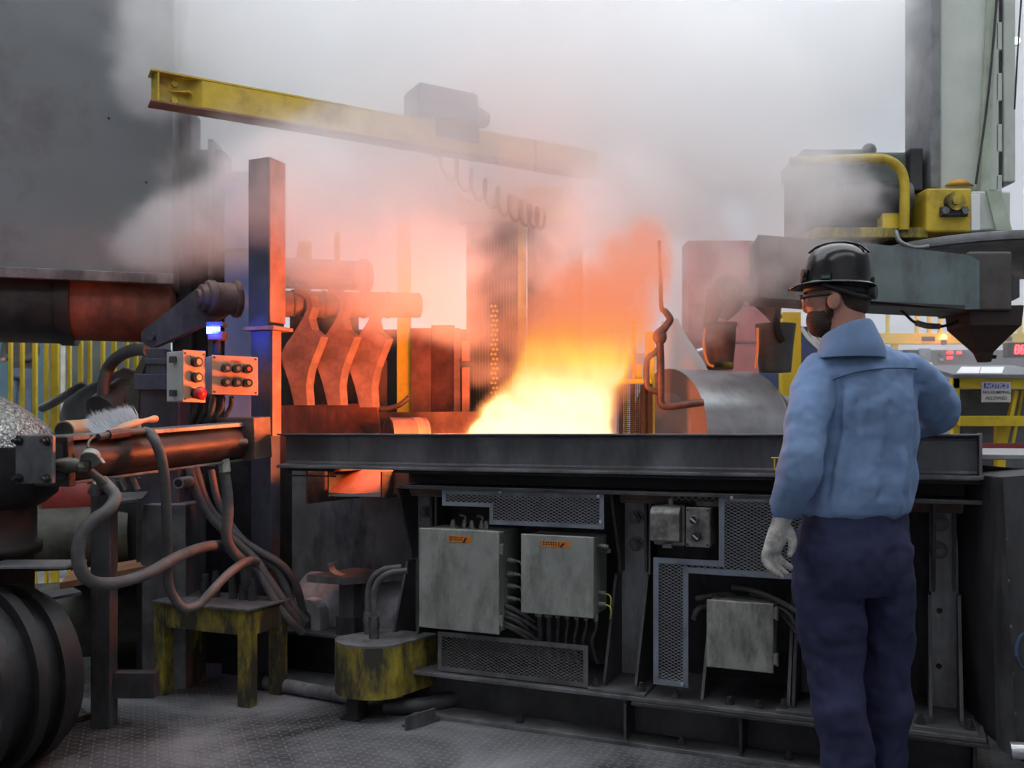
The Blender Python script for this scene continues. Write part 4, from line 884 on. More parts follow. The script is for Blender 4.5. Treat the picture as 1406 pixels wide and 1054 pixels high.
# yellow gantry with dark mesh panels
Y = 7.4
t = thing('yellow_gantry', 'yellow gantry frame with beam, plate and post in the smoke behind the fire', 'gantry', P(715, 600, Y), kind='thing')
boxY(t, 'beam', 630, 800, 268, 303, Y, .15, YELBEAM); boxY(t, 'upper_beam', 716, 785, 255, 282, Y+.3, .15, YELBEAM)
boxY(t, 'post', 711, 723, 303, 640, Y, .08, YELBEAM); boxY(t, 'post', 552, 563, 303, 640, Y+.05, .08, YELBEAM)
DM = mat('dark_screen', (.05, .05, .05), .8, .1, .3, 30)
boxY(t, 'screen_panel', 640, 711, 304, 640, Y+.05, .02, DM); boxY(t, 'screen_panel', 724, 800, 304, 640, Y+.1, .02, mat('grey_screen', (.12, .12, .12), .8))
m = MB()
for k in range(17):
    x = 642+k*4.1; m.cyl(P(x, 305, Y+.04), P(x, 600, Y+.04), .004, n=5)
m.build('screen_wires', mat('screen_wire', (.16, .14, .07), .6), t, kind='stuff')
t = thing('yellow_mesh_strip', 'narrow yellow perforated strip left of the flames', 'strip', P(678, 594, 6.6), kind='thing')
m = MB()
for r_ in range(26):
    for k in range(2):
        c = P(675+k*5+(r_ % 2)*2.5, 420+r_*6.6, 6.6); m.cyl(c, c+V((0, .01, 0)), .010, n=8)
m.build('studs', YEL, t, kind='stuff'); boxY(t, 'backing', 672, 684, 415, 640, 6.612, .02, DM)
# --- yellow hoist beam
bd = V((2197, 1250, 0)).normalized(); bn = V((-bd.y, bd.x, 0))
pB = P(205, 121, 5.0); hb = .178
BM = Matrix(((bd.x, bn.x, 0, pB.x), (bd.y, bn.y, 0, pB.y), (0, 0, 1, pB.z), (0, 0, 0, 1)))
t = thing('hoist_beam', 'long yellow overhead I-beam running back into the smoke', 'beam', pB+V((0, 0, -hb/2)), kind='thing')
Lb = 2.95
m = MB(BM); m.box((0, -.06, -hb/2), (Lb, .06, -hb/2+.012)); m.build('bottom_flange', mat('beam_soffit_brown', (.20, .10, .06), .6), t, bevel=.002)
m = MB(BM); m.box((0, -.06, hb/2-.012), (Lb, .06, hb/2)); m.build('top_flange', YELBEAM, t, bevel=.002)
m = MB(BM); m.box((.01, -.006, -hb/2+.012), (Lb, .006, hb/2-.012)); m.build('web', YELBEAM, t)
m = MB(BM); m.box((.28, -.058, -hb/2+.013), (Lb, -.046, hb/2-.013)); m.build('side_plate', YELBEAM, t, bevel=.002)
m = MB(BM); m.prism([(.02, -.006, -hb/2+.013), (.035, -.058, -hb/2+.013), (.035, -.058, hb/2-.013), (.02, -.006, hb/2-.013)], (.008, 0, 0)); m.build('stiffener', YELBEAM, t)
m = MB(BM); m.prism([(.20, -.006, -hb/2+.013), (.27, -.058, -hb/2+.013), (.27, -.058, hb/2-.013), (.20, -.006, hb/2-.013)], (.012, 0, 0)); m.build('stiffener', YELBEAM, t)
m = MB(BM); m.prism([(.1, -.006, -.004), (.2, -.058, -.004), (.23, -.006, -.004)], (0, 0, .009)); m.build('lug', YELBEAM, t)
for dz in (-.05, .045):
    m = MB(BM); m.cyl((.13, -.007, dz), (.13, -.022, dz), .018, n=12); m.build('bolt', YELBEAM, t, bevel=.003)
# trolley on beam
t = thing('hoist_trolley', 'grey hoist motor riding on the yellow beam, blurred by smoke', 'hoist', BM @ V((1.72, 0, hb/2)), kind='thing')
m = MB(BM); m.box((1.55, -.13, hb/2+.01), (1.98, .13, hb/2+.21)); m.build('motor_block', mat('hoist_grey_blue', (.12, .14, .2), .6), t, bevel=.03, seg=3)
m = MB(BM); m.cyl((1.98, 0, hb/2+.1), (2.1, 0, hb/2+.09), .08, .05, n=20); m.build('gearbox', STEEL2, t, bevel=.01)
m = MB(BM); m.box((1.7, -.09, -.01), (2.0, -.062, hb/2+.02)); m.build('side_cheek', STEEL, t, bevel=.01)
# coiled cable
t_pts = []
c0, c1_ = P(600, 216, 5.86), P(745, 300, 6.2)
turns = 9.3
for i in range(int(turns*16)+1):
    f_ = i/(turns*16); g_ = 1-(1-f_)**1.35
    c = c0+(c1_-c0)*g_+V((0, 0, -.05*math.sin(math.pi*f_))); an = 2*math.pi*turns*f_
    rad = .075-.015*f_
    t_pts.append(c+V((.35*rad*math.cos(an)+.0, rad*.8*math.cos(an+1.2), rad*math.sin(an))))
t_pts = [BM @ V((1.70, 0, -hb/2+.005)), BM @ V((1.70, -.01, -hb/2-.02))]+t_pts
m = MB(); m.tube(t_pts, .011, n=8, sub=1); m.build('coiled_cable', mat('maroon_cable', (.10, .035, .035), .5), label='dark maroon coiled cable hanging under the yellow beam', cat='cable', kind='thing')
# --- low mesh fence right of the fire
t = thing('mesh_fence', 'black mesh fence panel with yellow top rail right of the fire', 'fence', P(860, 600, 5.3), kind='thing')
Y = 5.25
boxY(t, 'top_rail', 848, 895, 520, 526, Y-.01, .04, YEL); boxY(t, 'post', 887, 899, 455, 640, Y+.05, .04, YEL); boxY(t, 'post', 874, 882, 500, 521, Y+.05, .04, YEL)
for x in (850, 866, 881, 890): boxY(t, 'dark_slat', x, x+6, 527, 640, Y, .03, DARKBR)
m = MB()
for k in range(40):
    z = P(0, 528+k*2.8, Y).z; m.bar((P(848, 0, Y).x, Y+.02, z), (P(894, 0, Y).x, Y+.02, z), .004, .004)
for k in range(18):
    x = P(848+k*2.7, 0, Y).x; m.bar((x, Y+.025, P(0, 640, Y).z), (x, Y+.025, P(0, 527, Y).z), .004, .004)
m.build('wire_mesh', BLACK, t, kind='stuff')
for x, w_ in ((868, 5), (858, 4)): up('fence_post', 'thin yellow post left of the black mesh fence' if x == 858 else 'thicker yellow post rising behind the black mesh fence', 'post', x, x+w_, 440 if x == 868 else 470, 5.9, .04, YEL, 0)
# --- rod hook
m = MB(); Y = 5.1
m.tube([P(906, 470, Y), P(907, 500, Y), P(907, 540, Y), P(908, 553, Y), P(915, 558, Y), P(935, 556, Y), P(965, 552, Y+.02)], .022, n=10)
t = thing('rod_hook', 'rusty bent-rod lifting hook hanging before the polished roll', 'hook', P(920, 560, Y), kind='thing'); m.build('main_rod', WARMST, t)
m = MB(); m.tube([P(904, 478, Y), P(900, 484, Y), P(891, 490, Y), P(888, 500, Y), P(888, 525, Y), P(892, 534, Y), P(905, 539, Y)], .017, n=10); m.build('side_loop', WARMST, t)
m = MB(); m.sphere(P(906, 462, Y), .04, 1, .7, 1.2); m.build('eye_swivel', WARMST, t)
m = MB(); m.tube([P(905, 458, Y), P(914, 448, Y), P(920, 438, Y), P(914, 428, Y), P(908, 420, Y), P(907, 380, Y), P(905, 330, Y)], .02, n=10, radii=[.03, .022, .02, .018, .012, .01, .01]); m.build('hanger_hook', WARMST, t)
# --- polished big roll
ax = V((.89, .45, 0)).normalized(); c = P(916, 592, 5.6); r0 = .385
t = thing('polished_roll', 'large polished steel roll with stepped shaft between fire and worker', 'roll', c+V((.3, .1, -r0)), kind='thing')
m = MB(); m.cyl(c, c+ax*.62, r0, n=64); m.build('barrel', SHINY, t, bevel=.006)
m = MB(); m.lathe([(r0, .62), (r0*.93, .66), (r0*.80, .69), (r0*.74, .70)], c, ax, n=64); m.build('shoulder', SHINY, t)
m = MB(); m.lathe([(r0*.80, .70), (r0*.80, .74), (r0*.6, .74)], c, ax, n=64); m.build('collar', GALV, t)
m = MB(); m.cyl(c+ax*.74, c+ax*1.6, r0*.62, n=48); m.build('journal', SHINY, t)
m = MB(); m.cyl(c-ax*.004, c, r0*.62, n=48); m.build('end_boss', mat('matt_end', (.36, .33, .33), .5, .3, .1), t)
m = MB(); m.cyl(c-ax*.002, c+ax*.0, r0*.995, n=64); m.build('end_face', mat('brown_grey_face', (.30, .25, .24), .5, .3, .12), t)
# cone of another machine behind the hook
m = MB(); m.lathe([(.20, 0), (.17, .1), (.09, .3), (.06, .42)], P(935, 508, 6.6)+V((0, 0, -.05)), (-.2, 0, 1), n=28); m.build('white_cone', WHITE, label='pale cone-shaped cover behind the lifting hook', cat='cover', kind='thing')
boxt('grey_cabinet', 'grey two-tone cabinet behind the lifting hook', 'cabinet', 912, 945, 456, 640, 8.2, .4, mat('grey_cab', (.26, .27, .28), .5))
t = boxt('red_machine', 'tall dull red machine panel behind the buckets', 'panel', 944, 1072, 330, 600, 9.0, .3, REDP)
for y in (420, 470): 
    m = MB(); q = P(1000, y, 8.98); m.box((P(946, 0, 8.98).x, 8.985, q.z), (P(1070, 0, 8.98).x, 9.0, q.z+.02)); m.build('seam', mat('dark_red', (.25, .06, .06), .6), t)
m = MB(); m.tube([P(957, 483, 8.9), P(965, 481, 8.9)], .03, n=10, sub=1); m.build('knob', SILVER, t)
# buckets
Y = 6.2
t = thing('bucket', 'rusty hanging bucket left of the grey one, before the red panel', 'bucket', P(988, 508, Y), kind='thing')
m = MB(); c = P(989, 507, Y); c2 = P(989, 446, Y)
def ringq(c, rx, ry, n=20): return [c+V((rx*math.cos(2*math.pi*i/n), ry*math.sin(2*math.pi*i/n), 0)) for i in range(n)]
m.loft([ringq(c, .085, .085), ringq((c+c2)/2, .098, .098), ringq(c2, .108, .108)]); m.build('shell', mat('bucket_rust', (.17, .10, .075), .7, .1, .4, 9), t)
m = MB(); m.lathe([(.078, 0), (.09, 0), (.09, .035), (.078, .035)], P(989, 505, Y), (0, 0, 1)); m.build('base_ring', YELDIRTY, t)
m = MB(); m.lathe([(.09, 0), (.113, 0), (.113, .02), (.09, .02)], P(989, 448, Y), (0, 0, 1)); m.build('rim', BLACK, t)
t = thing('bucket', 'dark grey hanging bucket nearest the worker\'s face', 'bucket', P(1065, 512, Y), kind='thing')
m = MB(); c = P(1064, 511, Y); c2 = P(1065, 445, Y)
m.loft([ringq(c, .108, .09), ringq(P(1064, 470, Y), .125, .11), ringq(c2, .137, .12)]); m.build('shell', mat('bucket_grey', (.12, .125, .125), .6, .1, .25, 6), t)
m = MB(); m.tube([P(1068, 420, Y-.13), P(1066, 440, Y-.15), P(1068, 458, Y-.16), P(1074, 468, Y-.15)], .025, n=10); m.build('lip_hook', BLACK, t)
GLOWB = mat('glow_edge', (.4, .12, .05), .5, 0, .1, emit=(1, .22, .05), estr=.45, bump=0)  # emission on thin bars stands for small orange glows at the buckets
t = thing('roller_bracket', 'pair of round rollers on red arms above the two buckets', 'bracket', P(1020, 450, 6.4), kind='thing')
for x, y, r_ in ((1001, 396, .10), (1047, 392, .115)):
    m = MB(); m.lathe([(.0001, 0), (r_*.5, 0), (r_*.5, -.02), (r_*.85, -.02), (r_, 0), (r_, .08), (.0001, .08)], P(x, y, 6.4), (-.1, 1, 0), n=32); m.build('roller', FIREST, t)
for l in ([(985, 400), (980, 425), (972, 447)], [(1010, 405), (1006, 420), (992, 436)], [(1030, 400), (1048, 415), (1068, 440)]):
    m = MB(); m.tube([P(x, y, 6.45) for x, y in l], .05, n=10, radii=[.08, .06, .04]); m.build('arm', FIREST, t)
m = MB(); m.tube([P(968, 450, 6.1), P(966, 475, 6.1), P(972, 498, 6.1), P(980, 503, 6.1)], .008, n=8); m.build('glow_bar', GLOWB, label='thin glowing orange bar along the rusty bucket side', cat='bar', kind='thing')
m = MB(); m.tube([P(1040, 450, 6.1), P(1040, 480, 6.1), P(1037, 505, 6.1)], .009, n=8); m.build('glow_bar', GLOWB, label='thin glowing orange bar along the grey bucket side', cat='bar', kind='thing')
boxt('yellow_column', 'yellow machine column behind the grey bucket', 'column', 1074, 1100, 428, 600, 7.6, .3, YEL)
boxt('blue_guard', 'blue guard panel below the buckets', 'panel', 1040, 1070, 512, 600, 7.7, .05, BLUEP)
t = thing('blue_sign', 'dark blue board with white curved stripes just left of the worker\'s beard', 'sign', P(1118, 560, 8.0), kind='thing')
boxY(t, 'board', 1097, 1160, 448, 600, 8.0, .05, mat('navy_board', (.06, .09, .25), .5))
for k in range(4):
    m = MB(); e = V((0, -.004, 0)); o = 12*k
    pts = [(1098+o*.9, 452+o*.3), (1108+o, 466+o*.4), (1124+o, 481+o*.45), (1150, 497+o*.2)]; pts2 = [(x+4-2*k*.2, y-4) for x, y in pts]
    if k > 2: continue
    for i in range(3): m.prism([P(*pts[i], 7.998), P(*pts[i+1], 7.998), P(*pts2[i+1], 7.998), P(*pts2[i], 7.998)], e)
    m.build('stripe', WHITE, t)
# ================================================================== crane at right
Y = 6.0
t = thing('manipulator_crane', 'tall pale green and grey manipulator crane with yellow head at the right', 'crane', P(1330, 500, Y), kind='thing')
boxY(t, 'mast', 1291, 1372, -60, 262, Y+.05, .45, CRANEG, .01); boxY(t, 'mast_side', 1278, 1291.5, -60, 258, Y+.02, .4, CRANED, .006)
boxY(t, 'mast_column', 1378, 1395, -60, 250, Y+.1, .3, CRANEG, .01)
m = MB(); m.prism([P(1362, -60, Y), P(1372, -60, Y), P(1358, 262, Y), P(1346, 262, Y)], (0, .04, 0)); m.build('guide_edge', mat('sage', (.36, .42, .34), .5), t)
for k in range(6):
    y = -40+k*70; boxY(t, 'rack_block', 1368, 1376, y, y+38, Y+.05, .1, CRANEG, .004)
boxY(t, 'rack_channel', 1366, 1378, -60, 255, Y+.12, .1, STEEL)
m = MB(); m.tube([P(1372, -40, Y-.02), P(1358, 120, Y-.02), P(1340, 252, Y-.02)], .008, n=8); m.build('cable', BLACK, t)
m = MB(); m.tube([P(1405, -40, Y), P(1398, 60, Y), P(1393, 150, Y)], .006, n=8); m.build('cable', BLACK, t)
boxY(t, 'yellow_head', 1272, 1334, 258, 318, Y-.12, .5, YELBEAM, .012); boxY(t, 'green_head', 1334, 1388, 262, 316, Y-.08, .5, CRANEG, .012)
boxY(t, 'white_corner', 1334, 1346, 266, 316, Y-.13, .04, WHITE, .004)
m = MB(); m.prism([P(1355, 262, Y-.1), P(1375, 262, Y-.1), P(1390, 316, Y-.1), P(1368, 316, Y-.1)], (0, .03, 0)); m.build('brace', mat('sage', (.36, .42, .34)), t)
c = P(1308, 280, Y-.12)
m = MB(); m.box(c+V((-.09, -.03, -.085)), c+V((.09, 0, -.02))); bl = m.build('bearing_block', STEEL, t, bevel=.01)
m = MB(); m.cyl(c+V((0, .0, .01)), c+V((0, -.05, .01)), .06, n=24); m.cyl(c+V((0, -.05, .01)), c+V((0, -.06, .01)), .03, n=6, smooth=False); m.build('pin', YELDIRTY, bl, bevel=.004)
for s in (-1, 1):
    m = MB(); m.cyl(c+V((s*.062, -.03, -.05)), c+V((s*.062, -.045, -.05)), .025, n=6, smooth=False); m.build('bolt', STEEL2, bl)
m = MB(); m.lathe([(.03, 0), (.11, 0), (.06, .045), (.03, .05)], P(1312, 258, Y+.1), (0, 0, 1)); m.build('orange_cap', mat('orange_cap', (.55, .3, .05), .5), t)
# turntable
ct = P(1345, 360, Y+.25)
m = MB(); m.lathe([(.0001, -.06), (.42, -.06), (.5, -.035), (.78, -.03), (.80, .0), (.80, .05), (.55, .065), (.0001, .07)], ct, (0, 0, 1), n=56); m.build('turntable', CRANED, t, bevel=.004)
m = MB(); m.lathe([(.5, .0), (.81, .0), (.81, -.012), (.5, -.012)], ct+V((0, 0, .002)), (0, 0, 1), n=56); m.build('turntable_rim', STEEL, t)
boxY(t, 'motor_deck', 1120, 1275, 312, 326, Y-.1, .6, YELDIRTY, .006)
# drive unit
boxY(t, 'drive_unit', 1106, 1266, 208, 314, Y+.12, .5, mat('dark_green_grey', (.10, .125, .12), .6, .1, .35, 6), .02)
boxY(t, 'drive_top', 1102, 1190, 204, 226, Y+.06, .5, mat('dark_green_grey', (.1,.12,.12)), .015); boxY(t, 'drive_flange', 1250, 1268, 202, 262, Y+.05, .5, STEEL, .012)
m = MB(); m.sphere(P(1193, 207, Y+.2), .05); m.build('filler_cap', STEEL2, t)
m = MB(); m.cyl(P(1150, 275, Y+.02), P(1245, 275, Y+.02), .12, n=28); m.build('drive_motor', STEEL, t, bevel=.01)
boxY(t, 'yellow_plate', 1212, 1236, 292, 320, Y-.05, .1, YEL, .006)
m = MB(); m.tube([P(1085, 222, Y-.1), P(1130, 220, Y-.1), P(1190, 218, Y-.1), P(1215, 219, Y-.1), P(1232, 228, Y-.1), P(1241, 246, Y-.1), P(1242, 280, Y-.1), P(1241, 316, Y-.1)], .032, n=14); m.build('yellow_pipe', YELBEAM, t)
m = MB(); m.tube([P(1230, 318, Y-.25), P(1236, 332, Y-.3), P(1256, 340, Y-.3), P(1275, 338, Y-.3)], .014, n=8); m.build('hydraulic_hose', STEEL2, t)
# arm
m = MB(); a0 = [P(1068, 325, 5.3), P(1100, 322, 5.25)]
m.prism([P(1040, 322, 5.55), P(1195, 334, 5.35), P(1330, 350, 5.3), P(1345, 358, 5.3), P(1345, 424, 5.3), P(1325, 424, 5.3), P(1195, 418, 5.35), P(1040, 408, 5.55)], (.05, .38, 0)); m.build('swing_arm', ARMBLUE, t, bevel=.012)
m = MB(); m.prism([P(1325, 424.5, 5.28), P(1195, 418.5, 5.33), P(1100, 413, 5.43), P(1100, 408, 5.43), P(1195, 413, 5.33), P(1325, 419, 5.28)], (0, .02, 0)); m.build('lower_lip', STEEL, t)
boxY(t, 'arm_root', 1330, 1390, 345, 426, 5.32, .4, mat('arm_root_dark', (.085, .08, .075), .6, .15, .3, 5), .012)
m = MB(); m.prism([P(1388, 376, 5.4), P(1400, 382, 5.4), P(1400, 408, 5.4), P(1388, 414, 5.4)], (0, .3, 0)); m.build('side_lug', STEEL, t)
# tool nose
cn = P(1350, 425, 5.5); Yn = 5.5
def sq(x0, x1, y, d0, d1): a, b_ = P(x0, y, Yn), P(x1, y, Yn); return [V((a.x, Yn-d0, a.z)), V((b_.x, Yn-d0, a.z)), V((b_.x, Yn+d1, a.z)), V((a.x, Yn+d1, a.z))]
m = MB(); m.loft([sq(1345, 1358, 497, .03, .03), sq(1340, 1360, 484, .04, .04), sq(1316, 1384, 450, .15, .15), sq(1314, 1386, 424, .16, .16)], smooth=False); m.build('tool_nose', DARKBR, t, bevel=.004)
m = MB(); c = P(1361, 490, Yn); m.cyl(c, c+V((.02, -.02, .0)), .012, n=8); m.build('grease_nipple', BLACK, t)
t = thing('slack_cable', 'dark cable with an inline connector sagging below the crane arm', 'cable', P(1270, 452, 5.4), kind='thing')
m = MB(); m.tube([P(1236, 424, 5.5), P(1246, 434, 5.5), P(1258, 443, 5.5), P(1285, 448, 5.5), P(1302, 446, 5.5), P(1316, 440, 5.5)], .009, n=8); m.build('lead', BLACK, t)
m = MB(); m.tube([P(1258, 443, 5.5), P(1272, 447, 5.5), P(1290, 448, 5.5)], .018, n=10); m.build('connector', STEEL2, t)
t = thing('work_light', 'tiny bright work light beside the crane mast', 'lamp', P(1396, 56, 6.5)); m = MB(); m.sphere(P(1396, 56, 6.5), .022); m.build('lens', mat('work_light_glow', (1, 1, 1), .3, 0, 0, bump=0, emit=(1, .95, .8), estr=14), t)
m = MB(); m.lathe([(.025, 0), (.032, .02), (.03, .05), (.01, .07)], P(1396, 56, 6.5), (.2, 1, .2)); m.build('housing', WHITE, t)
# ================================================================== right background
Y = 10.5
t = thing('guard_rail', 'yellow guard rail beam with black plates across the far control area', 'guard rail', P(1300, 600, Y), kind='thing')
boxY(t, 'rail_beam', 1110, 1440, 457, 472, Y, .08, YEL)
for x in (1218, 1258, 1275, 1290, 1400): boxY(t, 'rail_post', x, x+4, 418, 457, Y+.02, .05, YEL, .002)
boxY(t, 'rail_post', 1225, 1234, 472, 640, Y+.02, .06, YEL); boxY(t, 'rail_post', 1392, 1400, 472, 640, Y+.02, .06, YEL)
for x0, x1 in ((1266, 1284), (1374, 1390)): boxY(t, 'black_plate', x0, x1, 462, 468, Y-.01, .01, BLACK, 0)
t = thing('warning_beacon', 'small glowing orange beacon on the far yellow rail', 'lamp', P(1296, 470, Y-.1)); m = MB(); m.sphere(P(1296, 463, Y-.036), .035); m.build('lens', mat('orange_glow', (1, .4, .1), .4, 0, 0, bump=0, emit=(1, .30, .06), estr=9), t)
m = MB(); q = P(1296, 466, Y-.033); m.cyl(q+V((0, 0, -.06)), q, .03, n=12); m.build('base', STEEL, t)
point('beacon_glow', P(1296, 463, Y-.35), 3.5, (1, .25, .08), .04)
Y = 9.5
CONS = mat('console_grey', (.22, .23, .25), .5, .1, .15, 5)
t = thing('control_console', 'grey control console with small red and yellow indicator lights behind the worker', 'console', P(1290, 640, Y+.3), kind='thing')
boxY(t, 'cabinet', 1180, 1450, 480, 640, Y+.3, .5, CONS); boxY(t, 'dark_screen', 1240, 1262, 480, 506, Y+.28, .02, BLACK); boxY(t, 'pale_screen', 1262, 1278, 478, 504, Y+.28, .02, mat('pale_scr', (.35, .36, .4), .4))
IR = mat('red_indicator', (.8, .1, .1), .4, 0, 0, bump=0, emit=(1, .08, .08), estr=1.6); IW = mat('warm_indicator', (1, .8, .6), .4, 0, 0, bump=0, emit=(1, .72, .45), estr=2.5); IYE = mat('yellow_indicator', (.8, .7, .1), .4, 0, 0, bump=0, emit=(1, .75, .12), estr=1.1)
for x, y, mt, w_ in ((1304, 484, IR, .03), (1304, 491, IR, .025), (1317, 484, IR, .02), (1302, 506, IW, .018), (1309, 506, IW, .018), (1273, 500, IYE, .045), (1283, 513, IW, .03), (1293, 486, CONS, .03), (1292, 494, SILVER, .02)):
    q = P(x, y, Y+.28); m = MB(); m.box(q+V((-w_, -.02, -.015)), q+V((w_, .02, .015))); m.build('indicator', mt, t, bevel=.004)
t = thing('led_display', 'red seven-segment number display at the right picture edge', 'display', P(1400, 500, 9.2), kind='thing')
boxY(t, 'case', 1384, 1440, 470, 490, 9.2, .1, BLACK)
LED = mat('red_led', (1, .1, .1), .4, 0, 0, bump=0, emit=(1, .07, .09), estr=3.2)
def digit(m, x, y, w_, h_, segs, Y):
    s = {'a': ((0, 0), (1, 0)), 'b': ((1, 0), (1, .5)), 'c': ((1, .5), (1, 1)), 'd': ((0, 1), (1, 1)), 'e': ((0, .5), (0, 1)), 'f': ((0, 0), (0, .5)), 'g': ((0, .5), (1, .5))}
    for k in segs:
        (a, b_), (c, d) = s[k]; sl = 1.6
        m.bar(P(x+a*w_-b_*sl, y+b_*h_, Y), P(x+c*w_-d*sl, y+d*h_, Y), .012, .012)
m = MB(); digit(m, 1395, 474, 4.5, 11, 'abcdefg', 9.19); m.build('digit', LED, t); m = MB(); digit(m, 1403, 474, 4.5, 11, 'abcdefg', 9.19); m.build('digit', LED, t)
# desk with papers
Y = 7.2
t = thing('control_desk', 'grey desk on a yellow frame under the crane nose', 'desk', P(1370, 620, Y), kind='thing')
zt5 = P(1370, 514, Y).z
a, b_ = P(1309, 514, Y), P(1450, 514, Y)
m = MB(); m.prism([V((a.x, Y, zt5)), V((b_.x, Y, zt5)), V((b_.x, Y+.62, zt5+.12)), V((a.x+.03, Y+.62, zt5+.12))], (0, 0, -.03)); m.build('desk_top', CONS, t, bevel=.004)
boxY(t, 'yellow_beam', 1308, 1450, 519, 533, Y+.03, .06, YEL); boxY(t, 'lower_beam', 1319, 1450, 571, 585, Y-.02, .06, YEL); boxY(t, 'desk_leg', 1309, 1318, 519, 640, Y+.03, .06, YEL)
boxY(t, 'modesty_panel', 1318, 1450, 534, 612, Y+.3, .03, mat('hazed_panel', (.16, .17, .19), .6))
m = MB(); m.bar(P(1395, 536, Y+.1), P(1378, 612, Y+.1), .04, .03); m.build('diagonal_brace', YEL, t); m = MB(); m.bar(P(1404, 536, Y+.2), P(1390, 612, Y+.2), .02, .02); m.build('diagonal_brace', YEL, t)
boxY(t, 'short_post', 1369, 1381, 585, 612, Y+.05, .05, YEL)
def paper(lb, pts):
    m = MB(); m.prism(pts, (0, 0, .004)); m.build('paper_sheet', mat('white_paper', (.85, .85, .86), .7, 0, .02, bump=0), label=lb, cat='paper', kind='thing')
def dk(x, f_): 
    y_ = Y+.62*f_; return V(((x-CX)/F_PX*y_, y_, zt5+.12*f_+.003))
paper('white paper sheet on the control desk, left of the crane nose', [dk(1313, .05), dk(1344, .05), dk(1347, .72), dk(1320, .72)])
paper('white paper sheet on the control desk, right of the crane nose', [dk(1345, .05), dk(1376, .05), dk(1379, .72), dk(1348, .72)])
# notice sign
def text(s, loc, size, mt, parent, name='lettering', italic=0, sx=1.0, M=None, bold=0.0):
    cu = bpy.data.curves.new(name, 'FONT'); cu.body = s; cu.size = size; cu.align_x = 'CENTER'; cu.align_y = 'CENTER'; cu.shear = italic; cu.extrude = .0006; cu.offset = bold
    tmp = bpy.data.objects.new('tmp', cu); COL.objects.link(tmp); dg = bpy.context.evaluated_depsgraph_get(); me = bpy.data.meshes.new_from_object(tmp.evaluated_get(dg)); bpy.data.objects.remove(tmp); bpy.data.curves.remove(cu)
    rot = Matrix.Rotation(R(90), 4, 'X'); me.transform(Matrix.Translation(V(loc)-ROOT[parent.name]) @ rot @ Matrix.Diagonal((sx, 1, 1, 1)))
    me.name = name; me.materials.clear(); me.materials.append(mt)
    o = bpy.data.objects.new(name, me); COL.objects.link(o); o.parent = parent; ROOT[o.name] = ROOT[parent.name]; return o
Ys = 7.218
t = thing('notice_sign', 'small white and blue NOTICE sign reading no dumping allowed', 'sign', P(1368, 558, Ys), kind='thing')
boxY(t, 'board', 1348, 1388, 524, 552, Ys, .01, WHITE, .003)
boxY(t, 'blue_band', 1351, 1385, 526, 533, Ys-.002, .002, mat('notice_blue', (.05, .12, .55), .5, bump=0), 0)
GREYINK = mat('grey_ink', (.12, .12, .13), .6, bump=0)
text('NOTICE', P(1368, 529.7, Ys-.004), .048, WHITE, t, italic=.25, bold=.001); text('NO DUMPING', P(1368, 538.5, Ys-.002), .034, GREYINK, t, bold=.0005); text('ALLOWED', P(1368, 546.5, Ys-.002), .036, GREYINK, t, bold=.0005)
# side bench and table top at right
t = thing('side_bunker', 'tall dark steel bunker with sloping side at the right picture edge', 'bunker', P(1400, 1000, 3.05), kind='thing')
def sk(x, y, Y): return P(x, y, Y)
m = MB(); m.prism([sk(1375, 655, 3.05), sk(1460, 648, 2.98), sk(1470, 1080, 2.98), sk(1394, 1040, 3.05)], (.10, .9, 0)); m.build('front_wall', STEEL, t, bevel=.004)
m = MB(); m.prism([sk(1362, 655, 3.12), sk(1377, 655, 3.04), sk(1396, 1040, 3.04), sk(1374, 1030, 3.12)], (.1, .3, 0)); m.build('corner_plate', STEEL2, t)
for y in (740, 798, 860, 925, 980): m = MB(); q = sk(1378+(y-655)*.05, y, 3.03); m.sphere(q, .005, 1, .5, 1.5); m.build('weld_tab', STEEL2, t)
m = MB(); m.cyl(P(1388, 1030, 3.0), P(1440, 1032, 2.96), .028, n=20); m.build('bar_end', SILVER, t)
m = MB()
for k in range(20):
    an = 2*math.pi*k/20
    p1, p2 = [P(1408+math.cos(x_)*13*1.0, 893+math.sin(x_)*24, 3.028) for x_ in (an, an+2*math.pi/20)]
    m.bar(p1, p2, .012, .004)
m.build('blue_ring_mark', mat('blue_chalk', (.07, .13, .24), .8), t)
t = thing('roller_table', 'grey table top with a dark red edge strip beyond the rail end', 'table', W(u1+.6, .8, 1.0), kind='thing')
zt6 = 1.19
for k in range(7):
    m = MB(FM); v_ = .12+k*.2; m.box((u1-.4+.0, v_, zt6-.02), (u1+3.2, v_+.19, zt6)); m.build('table_slat', mat('table_grey', (.30, .30, .31), .45, .3, .25, 6), t, bevel=.003)
m = MB(FM); m.box((u1-.4, 1.53, zt6-.03), (u1+3.2, 1.58, zt6+.025)); m.build('edge_strip', mat('dark_red_edge', (.2, .03, .03), .5), t)
m = MB(FM); m.box((u1+.3, .3, 0), (u1+2.8, 1.3, zt6-.021)); m.build('table_base', BLACK, t)
